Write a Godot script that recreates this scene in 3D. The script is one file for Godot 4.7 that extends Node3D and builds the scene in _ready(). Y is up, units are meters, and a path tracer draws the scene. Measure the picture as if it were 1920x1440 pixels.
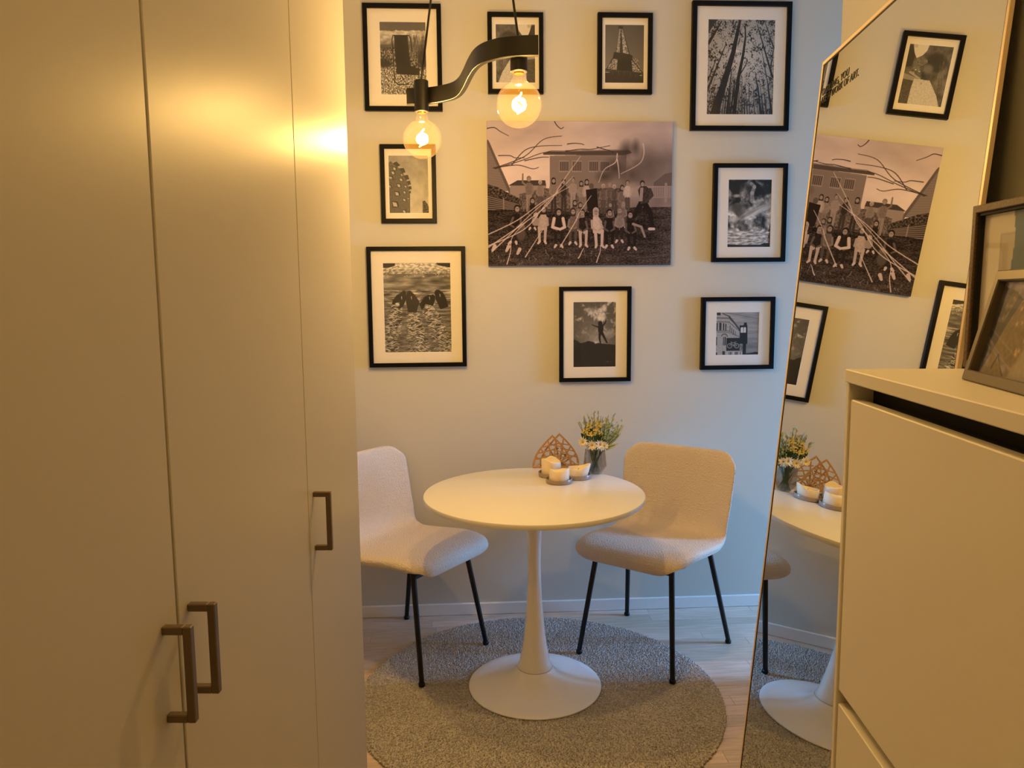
extends Node3D
# A dining nook: gallery wall, pedestal table on a round rug, two bouclé chairs, wavy pendant lamp,
# wardrobe doors on the left, leaning mirror and a tall drop-front cabinet on the right.

const LAMP_COLOR := Color(1.0, 0.785, 0.44)
const DAY_COLOR := Color(0.47, 0.72, 1.0)
const RUG_TOP := 0.012
const TABLE_C := Vector2(0.1427, 0.6792)

var M := {}
var taken := {}


# ---------------------------------------------------------------- mesh builder
class MB:
	var v := PackedVector3Array()
	var n := PackedVector3Array()
	var uv := PackedVector2Array()
	var ix := PackedInt32Array()

	func tri(a: int, b: int, c: int) -> void:
		var g := (v[b] - v[a]).cross(v[c] - v[a])
		if g.dot(n[a] + n[b] + n[c]) > 0.0:
			ix.append_array(PackedInt32Array([a, c, b]))
		else:
			ix.append_array(PackedInt32Array([a, b, c]))

	func vert(p: Vector3, nn: Vector3, t := Vector2.ZERO) -> int:
		v.append(p)
		n.append(nn)
		uv.append(t)
		return v.size() - 1

	func flat(pts: Array, nn: Vector3, uvs: Array = []) -> void:
		var at := v.size()
		for i in pts.size():
			vert(pts[i], nn, uvs[i] if uvs.size() > i else Vector2.ZERO)
		for i in range(1, pts.size() - 1):
			tri(at, at + i, at + i + 1)

	func quad(a: Vector3, b: Vector3, c: Vector3, d: Vector3, away_from: Vector3) -> void:
		var nn := (c - a).cross(d - b).normalized()
		if nn.dot((a + b + c + d) / 4.0 - away_from) < 0.0:
			nn = -nn
		flat([a, b, c, d], nn)

	# a box with chamfered edges; t places it
	func box(lo: Vector3, hi: Vector3, bev := 0.0, t := Transform3D()) -> void:
		var c := (lo + hi) / 2.0
		var h := (hi - lo) / 2.0
		var b := minf(bev, minf(h.x, minf(h.y, h.z)) * 0.9)
		var cw := t * c
		for ax in 3:
			for s in [-1.0, 1.0]:
				var u := (ax + 1) % 3
				var w := (ax + 2) % 3
				var pts := []
				for k in [[-1, -1], [1, -1], [1, 1], [-1, 1]]:
					var p := Vector3.ZERO
					p[ax] = s * h[ax]
					p[u] = k[0] * (h[u] - b)
					p[w] = k[1] * (h[w] - b)
					pts.append(t * (c + p))
				var nn := Vector3.ZERO
				nn[ax] = s
				flat(pts, (t.basis * nn).normalized())
		if b <= 0.0:
			return
		for ax in 3:  # edges along ax
			var u := (ax + 1) % 3
			var w := (ax + 2) % 3
			for su in [-1.0, 1.0]:
				for sw in [-1.0, 1.0]:
					var pts := []
					for k in [[-1, 0], [1, 0], [1, 1], [-1, 1]]:
						var p := Vector3.ZERO
						p[ax] = k[0] * (h[ax] - b)
						p[u] = su * (h[u] - (b if k[1] else 0.0))
						p[w] = sw * (h[w] - (0.0 if k[1] else b))
						pts.append(t * (c + p))
					var nn := Vector3.ZERO
					nn[u] = su
					nn[w] = sw
					flat(pts, (t.basis * nn).normalized())
		for sx in [-1.0, 1.0]:
			for sy in [-1.0, 1.0]:
				for sz in [-1.0, 1.0]:
					var k := Vector3(sx, sy, sz)
					flat([t * (c + k * Vector3(h.x, h.y - b, h.z - b)), t * (c + k * Vector3(h.x - b, h.y, h.z - b)), t * (c + k * Vector3(h.x - b, h.y - b, h.z))], (t.basis * k).normalized())

	# rows of points joined into a smooth skin; normals from the grid, turned outward from the middle of each row
	func grid(rows: Array, ring := true, closed_rows := false, outward := true) -> void:
		var nr := rows.size()
		var nc: int = rows[0].size()
		var at := v.size()
		var mid := []
		for r in rows:
			var m := Vector3.ZERO
			for p in r:
				m += p
			mid.append(m / nc)
		for i in nr:
			for j in nc:
				var a: Vector3 = rows[(i + 1) % nr if closed_rows else mini(i + 1, nr - 1)][j]
				var b: Vector3 = rows[(i + nr - 1) % nr if closed_rows else maxi(i - 1, 0)][j]
				var c: Vector3 = rows[i][(j + 1) % nc if ring else mini(j + 1, nc - 1)]
				var d: Vector3 = rows[i][(j + nc - 1) % nc if ring else maxi(j - 1, 0)]
				var nn := (a - b).cross(c - d)
				if nn.length() < 1e-12:
					nn = rows[i][j] - mid[i]
				nn = nn.normalized()
				vert(rows[i][j], nn, Vector2(float(j) / (nc if ring else nc - 1), float(i) / maxi(nr - 1, 1)))
		var s := 0.0
		for i in nr:
			for j in nc:
				s += n[at + i * nc + j].dot(rows[i][j] - mid[i])
		if (s < 0.0) == outward:
			for k in range(at, v.size()):
				n[k] = -n[k]
		for i in (nr if closed_rows else nr - 1):
			for j in (nc if ring else nc - 1):
				var a := at + i * nc + j
				var b := at + i * nc + (j + 1) % nc
				var c := at + ((i + 1) % nr) * nc + (j + 1) % nc
				var d := at + ((i + 1) % nr) * nc + j
				tri(a, b, c)
				tri(a, c, d)

	func tube(path: Array, r0: float, r1: float, sides := 10, caps := true) -> void:
		var rows := []
		var up := Vector3.UP
		for i in path.size():
			var d: Vector3 = (path[mini(i + 1, path.size() - 1)] - path[maxi(i - 1, 0)]).normalized()
			if i == 0:
				up = d.cross(Vector3(0.31, 0.17, 0.93)).normalized()
			up = (up - d * up.dot(d)).normalized()
			var sd := d.cross(up)
			var r := lerpf(r0, r1, float(i) / (path.size() - 1))
			var row := []
			for j in sides:
				var a := TAU * j / sides
				row.append(path[i] + (up * cos(a) + sd * sin(a)) * r)
			rows.append(row)
		grid(rows)
		if caps:
			for e in [0, path.size() - 1]:
				var d: Vector3 = (path[0] - path[1] if e == 0 else path[e] - path[e - 1]).normalized()
				flat(rows[e], d)

	# profile points (radius, height) turned about the y axis at c; corners sharper than 40 degrees stay sharp
	func lathe(prof: Array, c := Vector3.ZERO, segs := 64, squash := 1.0) -> void:
		var np := prof.size()
		var ns := []
		for i in np - 1:
			var d: Vector2 = prof[i + 1] - prof[i]
			ns.append(Vector2(d.y, -d.x).normalized())
		for i in np - 1:
			var na: Vector2 = ns[i]
			var nb: Vector2 = ns[i]
			if i > 0 and ns[i - 1].dot(ns[i]) > 0.76:
				na = (ns[i - 1] + ns[i]).normalized()
			if i < np - 2 and ns[i + 1].dot(ns[i]) > 0.76:
				nb = (ns[i + 1] + ns[i]).normalized()
			var at := v.size()
			for k in segs + 1:
				var a := TAU * k / segs
				var e := Vector3(cos(a), 0, sin(a))
				for q in [[prof[i], na], [prof[i + 1], nb]]:
					vert(c + e * q[0].x + Vector3(0, q[0].y, 0), e * q[1].x + Vector3(0, q[1].y, 0), Vector2(float(k) / segs, q[0].y))
			for k in segs:
				var a := at + k * 2
				tri(a, a + 1, a + 3)
				tri(a, a + 3, a + 2)

	# a footprint in x, z raised from y0 to y1
	func prism(pts: PackedVector2Array, y0: float, y1: float) -> void:
		var tr := Geometry2D.triangulate_polygon(pts)
		for y in [y0, y1]:
			var at := v.size()
			for p in pts:
				vert(Vector3(p.x, y, p.y), Vector3(0, -1 if y == y0 else 1, 0))
			for i in range(0, tr.size(), 3):
				tri(at + tr[i], at + tr[i + 1], at + tr[i + 2])
		var s := 1.0 if Geometry2D.is_polygon_clockwise(pts) else -1.0
		for i in pts.size():
			var a := pts[i]
			var b := pts[(i + 1) % pts.size()]
			var nn := Vector3(b.y - a.y, 0, a.x - b.x).normalized() * -s
			flat([Vector3(a.x, y0, a.y), Vector3(b.x, y0, b.y), Vector3(b.x, y1, b.y), Vector3(a.x, y1, a.y)], nn)

	# an outline in x, y with holes, given a thickness in z from z0 to z1, placed by t
	func plate(outline: PackedVector2Array, z0: float, z1: float, t := Transform3D()) -> void:
		var tr := Geometry2D.triangulate_polygon(outline)
		for z in [z0, z1]:
			var at := v.size()
			for p in outline:
				vert(t * Vector3(p.x, p.y, z), (t.basis * Vector3(0, 0, -1 if z == z0 else 1)).normalized())
			for i in range(0, tr.size(), 3):
				tri(at + tr[i], at + tr[i + 1], at + tr[i + 2])
		var s := 1.0 if Geometry2D.is_polygon_clockwise(outline) else -1.0
		for i in outline.size():
			var a := outline[i]
			var b := outline[(i + 1) % outline.size()]
			var nn := (t.basis * Vector3(b.y - a.y, a.x - b.x, 0)).normalized() * -s
			flat([t * Vector3(a.x, a.y, z0), t * Vector3(b.x, b.y, z0), t * Vector3(b.x, b.y, z1), t * Vector3(a.x, a.y, z1)], nn)

	# rectangular ring in x, y between outer and inner rectangles, from z0 to z1, with a chamfer at its front edges
	func ring(o: Rect2, i: Rect2, z0: float, z1: float, b := 0.0, back := true) -> void:
		var oc := [o.position, Vector2(o.end.x, o.position.y), o.end, Vector2(o.position.x, o.end.y)]
		var ic := [i.position, Vector2(i.end.x, i.position.y), i.end, Vector2(i.position.x, i.end.y)]
		var dirs := [Vector2(-1, -1), Vector2(1, -1), Vector2(1, 1), Vector2(-1, 1)]
		for k in 4:
			var m := (k + 1) % 4
			var P := func(p: Vector2, z: float) -> Vector3: return Vector3(p.x, p.y, z)
			var e := [Vector3(0, -1, 0), Vector3(1, 0, 0), Vector3(0, 1, 0), Vector3(-1, 0, 0)]
			var ok: Vector2 = oc[k]
			var om: Vector2 = oc[m]
			var ik: Vector2 = ic[k]
			var im: Vector2 = ic[m]
			var dk: Vector2 = dirs[k] * b
			var dm: Vector2 = dirs[m] * b
			flat([P.call(ok - dk, z1), P.call(om - dm, z1), P.call(im + dm, z1), P.call(ik + dk, z1)], Vector3(0, 0, 1))
			if b > 0.0:
				flat([P.call(ok, z1 - b), P.call(om, z1 - b), P.call(om - dm, z1), P.call(ok - dk, z1)], (e[k] + Vector3(0, 0, 1)).normalized())
				flat([P.call(ik, z1 - b), P.call(im, z1 - b), P.call(im + dm, z1), P.call(ik + dk, z1)], (-e[k] + Vector3(0, 0, 1)).normalized())
			flat([P.call(ok, z0), P.call(om, z0), P.call(om, z1 - b), P.call(ok, z1 - b)], e[k])
			flat([P.call(ik, z0), P.call(im, z0), P.call(im, z1 - b), P.call(ik, z1 - b)], -e[k])
			if back:
				flat([P.call(ok, z0), P.call(om, z0), P.call(im, z0), P.call(ik, z0)], Vector3(0, 0, -1))

	# a sheet with a picture on its front (uv upright)
	func sheet(r: Rect2, z0: float, z1: float) -> void:
		var a := Vector3(r.position.x, r.position.y, z1)
		var b := Vector3(r.end.x, r.position.y, z1)
		var c := Vector3(r.end.x, r.end.y, z1)
		var d := Vector3(r.position.x, r.end.y, z1)
		var k := Vector3(0, 0, z0 - z1)
		flat([a, b, c, d], Vector3(0, 0, 1), [Vector2(0, 1), Vector2(1, 1), Vector2(1, 0), Vector2(0, 0)])
		flat([a + k, b + k, c + k, d + k], Vector3(0, 0, -1), [Vector2(0, 1), Vector2(1, 1), Vector2(1, 0), Vector2(0, 0)])
		flat([a, b, b + k, a + k], Vector3(0, -1, 0), [Vector2(0, 0.99), Vector2(1, 0.99), Vector2(1, 0.96), Vector2(0, 0.96)])
		flat([c, d, d + k, c + k], Vector3(0, 1, 0), [Vector2(1, 0.01), Vector2(0, 0.01), Vector2(0, 0.04), Vector2(1, 0.04)])
		flat([b, c, c + k, b + k], Vector3(1, 0, 0), [Vector2(0.99, 1), Vector2(0.99, 0), Vector2(0.96, 0), Vector2(0.96, 1)])
		flat([d, a, a + k, d + k], Vector3(-1, 0, 0), [Vector2(0.01, 0), Vector2(0.01, 1), Vector2(0.04, 1), Vector2(0.04, 0)])

	func done() -> ArrayMesh:
		var arr := []
		arr.resize(Mesh.ARRAY_MAX)
		arr[Mesh.ARRAY_VERTEX] = v
		arr[Mesh.ARRAY_NORMAL] = n
		arr[Mesh.ARRAY_TEX_UV] = uv
		arr[Mesh.ARRAY_INDEX] = ix
		var m := ArrayMesh.new()
		m.add_surface_from_arrays(Mesh.PRIMITIVE_TRIANGLES, arr)
		return m


# ---------------------------------------------------------------- prints: black and white photographs drawn by code
class Pic:
	var w: int
	var h: int
	var d := PackedFloat32Array()
	var n := FastNoiseLite.new()
	var rng := RandomNumberGenerator.new()

	func _init(ww: int, hh: int, sd: int) -> void:
		w = ww
		h = hh
		d.resize(w * h)
		n.seed = sd
		n.frequency = 1.0
		n.noise_type = FastNoiseLite.TYPE_SIMPLEX_SMOOTH
		n.fractal_type = FastNoiseLite.FRACTAL_FBM
		n.fractal_octaves = 4
		rng.seed = sd

	func ns(x: float, y: float) -> float:
		return n.get_noise_2d(x, y)

	func each(f: Callable, y0 := 0.0, y1 := 1.0) -> void:
		for y in range(int(y0 * h), int(y1 * h)):
			for x in w:
				var i := y * w + x
				d[i] = f.call((x + 0.5) / w, (y + 0.5) / h, d[i])

	func put(x: int, y: int, g: float, a: float) -> void:
		if x >= 0 and y >= 0 and x < w and y < h and a > 0.0:
			var i := y * w + x
			d[i] = lerpf(d[i], g, minf(a, 1.0))

	func poly(pts: Array, g: float, a := 1.0, grain := 0.0) -> void:
		var lo := 1e9
		var hi := -1e9
		for p in pts:
			lo = minf(lo, p[1])
			hi = maxf(hi, p[1])
		for y in range(maxi(0, int(lo * h)), mini(h, int(hi * h) + 1)):
			var fy := (y + 0.5) / h
			var xs := []
			for i in pts.size():
				var p = pts[i]
				var q = pts[(i + 1) % pts.size()]
				if (p[1] <= fy) != (q[1] <= fy):
					xs.append((p[0] + (q[0] - p[0]) * (fy - p[1]) / (q[1] - p[1])) * w)
			xs.sort()
			for k in range(0, xs.size() - 1, 2):
				for x in range(maxi(0, int(xs[k])), mini(w, int(xs[k + 1]) + 1)):
					var cov := clampf(x + 1 - xs[k], 0.0, 1.0) * clampf(xs[k + 1] - x, 0.0, 1.0)
					put(x, y, g + (grain * ns(x * 0.11, y * 0.11) if grain > 0.0 else 0.0), a * cov)

	# widths in units of the picture's width
	func line(x0: float, y0: float, x1: float, y1: float, w0: float, w1: float, g: float, a := 1.0) -> void:
		var p := Vector2(x0 * w, y0 * h)
		var q := Vector2(x1 * w, y1 * h)
		var r0 := w0 * w * 0.5
		var r1 := w1 * w * 0.5
		var m := maxf(r0, r1) + 1.0
		var e := q - p
		var l := maxf(e.length_squared(), 1e-6)
		for y in range(maxi(0, int(minf(p.y, q.y) - m)), mini(h, int(maxf(p.y, q.y) + m) + 1)):
			for x in range(maxi(0, int(minf(p.x, q.x) - m)), mini(w, int(maxf(p.x, q.x) + m) + 1)):
				var c := Vector2(x + 0.5, y + 0.5)
				var t := clampf((c - p).dot(e) / l, 0.0, 1.0)
				put(x, y, g, a * clampf(lerpf(r0, r1, t) + 0.5 - c.distance_to(p + e * t), 0.0, 1.0))

	func path(pts: Array, w0: float, w1: float, g: float, a := 1.0) -> void:
		for i in pts.size() - 1:
			var s := float(i) / (pts.size() - 1)
			var t := float(i + 1) / (pts.size() - 1)
			line(pts[i][0], pts[i][1], pts[i + 1][0], pts[i + 1][1], lerpf(w0, w1, s), lerpf(w0, w1, t), g, a)

	# radii in units of the picture's width; soft 0 = crisp
	func disc(cx: float, cy: float, rx: float, ry: float, g: float, a := 1.0, soft := 0.0) -> void:
		var px := rx * w
		var py := ry * w
		for y in range(maxi(0, int(cy * h - py)), mini(h, int(cy * h + py) + 2)):
			for x in range(maxi(0, int(cx * w - px)), mini(w, int(cx * w + px) + 2)):
				var q := Vector2((x + 0.5 - cx * w) / px, (y + 0.5 - cy * h) / py).length()
				put(x, y, g, a * (clampf((1.0 - q) / soft, 0.0, 1.0) if soft > 0.0 else clampf((1.0 - q) * minf(px, py) + 0.5, 0.0, 1.0)))

	func tex(dark: Color, light: Color) -> ImageTexture:
		var b := PackedByteArray()
		b.resize(w * h * 3)
		for i in w * h:
			var c := dark.lerp(light, clampf(d[i], 0.0, 1.0))
			b[i * 3] = int(c.r * 255.0)
			b[i * 3 + 1] = int(c.g * 255.0)
			b[i * 3 + 2] = int(c.b * 255.0)
		return ImageTexture.create_from_image(Image.create_from_data(w, h, false, Image.FORMAT_RGB8, b))


func beach_print() -> Pic:
	var p := Pic.new(180, 286, 3)
	p.each(func(u: float, v: float, _g: float) -> float:
		if v < 0.12 + 0.02 * p.ns(u * 6.0, 1.0):
			return 0.36 + 0.05 * v + 0.03 * p.ns(u * 9.0, v * 9.0)
		if v < 0.31:
			return 0.78 - 0.25 * maxf(0.0, v - 0.2) / 0.1 + 0.25 * p.ns(u * 5.0, v * 14.0)
		if v < 0.35:
			return 0.33 + 0.1 * p.ns(u * 4.0, v * 60.0)
		var k := p.ns(u * 26.0, v * 26.0)
		if v < 0.62:
			return 0.36 + 0.75 * k + 0.2 * p.ns(u * 5.0, v * 5.0)
		return 0.56 + 0.85 * k)
	for i in 240:
		var x := p.rng.randf_range(0.62, 1.0)
		var y := p.rng.randf_range(0.16, 0.42)
		p.line(x, y + 0.12, x + p.rng.randf_range(-0.05, 0.05), y, 0.004, 0.008, p.rng.randf_range(0.1, 0.6), 0.7)
	p.disc(0.1, 0.57, 0.2, 0.13, 0.1, 0.9, 0.6)
	p.disc(0.12, 0.37, 0.16, 0.05, 0.2, 0.7, 0.6)
	p.disc(0.92, 0.5, 0.14, 0.28, 0.12, 0.9, 0.5)
	p.poly([[0.31, 0.18], [0.6, 0.18], [0.65, 0.6], [0.86, 0.64], [0.83, 0.73], [0.35, 0.715]], 0.07)
	p.path([[0.37, 0.86], [0.31, 0.82], [0.265, 0.24], [0.29, 0.185], [0.63, 0.185], [0.67, 0.22], [0.69, 0.4]], 0.018, 0.018, 0.06)
	p.path([[0.37, 0.86], [0.6, 0.855]], 0.018, 0.018, 0.06)
	p.path([[0.83, 0.6], [0.83, 0.84]], 0.016, 0.016, 0.06)
	p.path([[0.38, 0.83], [0.68, 0.72]], 0.012, 0.012, 0.08)
	p.path([[0.42, 0.72], [0.52, 0.82]], 0.01, 0.01, 0.1)
	return p


func hand_print() -> Pic:
	var p := Pic.new(170, 244, 5)
	p.each(func(u: float, v: float, _g: float) -> float: return 0.34 + 0.22 * p.ns(u * 4.0, v * 4.0) + 0.12 * p.ns(u * 30.0, v * 30.0))
	p.poly([[0.55, 0.0], [0.9, 0.0], [0.86, 0.14], [0.78, 0.23], [0.66, 0.18], [0.58, 0.1]], 0.9)
	p.disc(0.84, 0.03, 0.05, 0.06, 0.7, 0.8, 0.5)
	p.poly([[1.0, 0.02], [0.92, 0.02], [0.82, 0.2], [0.86, 0.36], [1.0, 0.4]], 0.12)
	p.disc(0.32, 0.28, 0.27, 0.27, 0.13, 1.0, 0.25)
	p.disc(0.47, 0.4, 0.14, 0.15, 0.45, 0.9, 0.5)
	p.poly([[0.52, 0.25], [0.63, 0.2], [0.74, 0.27], [0.75, 0.36], [0.6, 0.37], [0.5, 0.32]], 0.4, 1.0, 0.2)
	p.path([[0.34, 0.2], [0.5, 0.3], [0.66, 0.38]], 0.02, 0.012, 0.08)
	p.line(0.98, 0.54, 0.55, 0.6, 0.13, 0.07, 0.62)
	p.line(0.86, 0.47, 0.62, 0.56, 0.05, 0.04, 0.7)
	for i in 14:
		p.disc(p.rng.randf_range(0.62, 0.82), p.rng.randf_range(0.38, 0.48), 0.025, 0.02, p.rng.randf_range(0.1, 0.9), 0.9, 0.4)
	for i in 30:
		p.line(p.rng.randf_range(0.0, 0.22), p.rng.randf_range(0.1, 0.9), p.rng.randf_range(0.0, 0.25), p.rng.randf_range(0.1, 0.9), 0.006, 0.004, p.rng.randf_range(0.3, 0.75), 0.5)
	p.poly([[0.06, 1.0], [0.16, 0.82], [0.38, 0.58], [0.74, 0.57], [0.77, 0.75], [0.78, 1.0]], 0.82, 1.0, 0.12)
	p.poly([[0.77, 0.62], [1.0, 0.6], [1.0, 1.0], [0.78, 1.0]], 0.26, 1.0, 0.15)
	p.disc(0.56, 0.64, 0.03, 0.04, 0.62, 0.7, 0.4)
	return p


func tower_print() -> Pic:
	var p := Pic.new(170, 254, 7)
	p.each(func(u: float, v: float, _g: float) -> float: return 0.27 + 0.2 * v + 0.06 * (1.0 - u))
	p.poly([[0.37, 0.06], [0.44, 0.06], [0.62, 0.52], [0.28, 0.5]], 0.72)
	for i in 520:
		var v := p.rng.randf_range(0.08, 0.5)
		var s := (v - 0.05) / 0.46
		p.disc(0.405 + 0.05 * s + p.rng.randf_range(-0.17, 0.16) * s, v, 0.013, 0.013, p.rng.randf_range(0.02, 0.9), 0.9, 0.4)
	p.line(0.41, 0.07, 0.42, 0.5, 0.008, 0.09, 0.12, 0.85)
	p.line(0.44, 0.06, 0.63, 0.52, 0.012, 0.022, 0.12)
	p.line(0.37, 0.06, 0.28, 0.5, 0.01, 0.016, 0.3)
	p.poly([[0.35, 0.025], [0.45, 0.025], [0.45, 0.075], [0.34, 0.07]], 0.1)
	p.poly([[0.21, 0.57], [0.7, 0.57], [0.99, 0.84], [0.0, 0.76]], 0.6)
	for i in 420:
		var v := p.rng.randf_range(0.57, 0.8)
		var s := (v - 0.57) / 0.25
		var left := p.rng.randf() < 0.5
		p.disc((0.3 - 0.18 * s if left else 0.7 + 0.12 * s) + p.rng.randf_range(-0.12, 0.12), v, 0.015, 0.015, p.rng.randf_range(0.02, 0.95), 0.9, 0.4)
	p.poly([[0.34, 0.5], [0.66, 0.52], [0.72, 0.82], [0.3, 0.79]], 0.09)
	p.poly([[0.23, 0.47], [0.3, 0.47], [0.62, 0.5], [0.71, 0.53], [0.7, 0.61], [0.2, 0.58]], 0.12)
	p.line(0.2, 0.58, 0.04, 0.76, 0.02, 0.02, 0.12)
	p.line(0.7, 0.6, 0.99, 0.84, 0.02, 0.025, 0.12)
	p.poly([[0.0, 0.75], [0.3, 0.775], [1.0, 0.82], [1.0, 1.0], [0.0, 1.0]], 0.13, 1.0, 0.12)
	for i in 7:
		p.line(0.05 + 0.15 * i, 0.79 + 0.008 * i, 0.05 + 0.15 * i, 0.85 + 0.008 * i, 0.008, 0.008, 0.5, 0.8)
	p.line(0.0, 0.78, 0.7, 0.805, 0.012, 0.006, 0.45, 0.8)
	p.line(0.02, 0.815, 0.12, 0.815, 0.014, 0.01, 0.85)
	p.line(0.9, 0.865, 0.95, 0.865, 0.016, 0.016, 0.8)
	return p


func forest_print() -> Pic:
	var p := Pic.new(290, 398, 11)
	p.each(func(u: float, v: float, _g: float) -> float:
		var r := Vector2(u - 0.52, (v - 0.42) * 1.3).length()
		var leaf := p.ns(u * 8.0, v * 8.0) * 0.6 + p.ns(u * 34.0, v * 34.0) * 0.7
		var sky := 0.86 - 0.35 * r
		return sky - smoothstep(-0.1 + 0.25 * (1.0 - minf(r * 1.6, 1.0)), 0.45, leaf) * 0.75)
	p.disc(0.42, 0.33, 0.1, 0.07, 0.95, 0.9, 0.9)
	for i in 46:  # thin trunks at the foot, leaning towards the crown
		var x := p.rng.randf()
		var top := p.rng.randf_range(0.55, 0.85)
		p.line(x, 1.02, lerpf(x, 0.52, (1.0 - top) * 0.55), top, p.rng.randf_range(0.006, 0.02), 0.004, p.rng.randf_range(0.05, 0.2), 0.95)
	for t in [[0.62, 1.02, 0.57, 0.68, 0.016], [0.83, 1.0, 0.72, 0.55, 0.03], [0.99, 1.0, 0.9, 0.62, 0.03], [0.36, 1.0, 0.42, 0.62, 0.03], [0.3, 1.0, 0.36, 0.55, 0.028], [0.98, 0.6, 0.73, 0.05, 0.03], [0.99, 0.3, 0.83, 0.0, 0.02], [0.95, 0.48, 0.99, 0.28, 0.02], [0.02, 0.72, 0.27, 0.26, 0.03], [0.0, 0.66, 0.14, 0.4, 0.02], [0.01, 0.25, 0.2, 0.02, 0.045], [0.89, 0.6, 0.81, 0.33, 0.016], [1.0, 0.63, 0.75, 0.52, 0.012]]:
		p.line(t[0], t[1], t[2], t[3], t[4], t[4] * 0.35, 0.07)
	p.path([[0.1, 1.03], [0.24, 0.7], [0.38, 0.35], [0.48, -0.02]], 0.13, 0.035, 0.07)
	p.path([[0.41, 1.02], [0.47, 0.6], [0.53, 0.37], [0.56, 0.18], [0.55, 0.05]], 0.06, 0.014, 0.06)
	p.path([[0.47, 0.6], [0.57, 0.48], [0.6, 0.42]], 0.02, 0.008, 0.08)
	for i in 120:
		var x := p.rng.randf()
		var y := p.rng.randf()
		var a := p.rng.randf() * TAU
		var l := p.rng.randf_range(0.03, 0.11)
		p.line(x, y, x + cos(a) * l, y + sin(a) * l * 0.6, 0.006, 0.003, 0.1, 0.6)
	p.poly([[0.0, 0.0], [0.14, 0.0], [0.02, 0.13], [0.0, 0.14]], 0.1)
	return p


func cloud_print() -> Pic:
	var p := Pic.new(190, 288, 13)
	p.each(func(u: float, v: float, _g: float) -> float:
		var k := p.ns(u * 2.6 + 0.4 * p.ns(v * 3.0, u), v * 3.6) + 0.35 * p.ns(u * 9.0, v * 12.0)
		var top := smoothstep(0.55, 0.1, v)
		var g := 0.55 + 0.9 * k - 0.42 * top
		var streak := smoothstep(0.5, 0.0, absf(v - 0.5 + (u - 0.5) * 0.25) * 4.0)
		g = lerpf(g, 0.74 + 0.35 * p.ns(u * 2.0 + v * 2.0, (v + u * 0.35) * 16.0), streak * smoothstep(0.1, 0.5, u))
		if v > 0.76:
			g = 0.72 + 0.55 * p.ns(u * 5.0, v * 26.0)
		return g)
	p.disc(0.2, 0.42, 0.3, 0.18, 0.1, 0.75, 0.8)
	p.disc(0.4, 0.12, 0.3, 0.2, 0.12, 0.6, 0.8)
	p.disc(0.2, 0.24, 0.13, 0.06, 0.85, 0.8, 0.8)
	p.path([[0.52, 0.06], [0.6, 0.11], [0.55, 0.2], [0.56, 0.32]], 0.07, 0.1, 0.85, 0.5)
	p.disc(0.14, 0.58, 0.15, 0.09, 0.88, 0.8, 0.8)
	p.poly([[0.0, 0.955], [0.4, 0.965], [0.78, 0.96], [0.86, 0.935], [1.0, 0.94], [1.0, 1.0], [0.0, 1.0]], 0.09)
	for i in 26:
		var v := 0.66 + 0.012 * i
		p.line(0.99, v, 0.99 - p.rng.randf_range(0.01, 0.08) * (0.4 + i * 0.03), v + 0.012, 0.02, 0.008, 0.08)
	p.line(0.0, 0.985, 0.85, 0.985, 0.006, 0.012, 0.5, 0.7)
	return p


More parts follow.
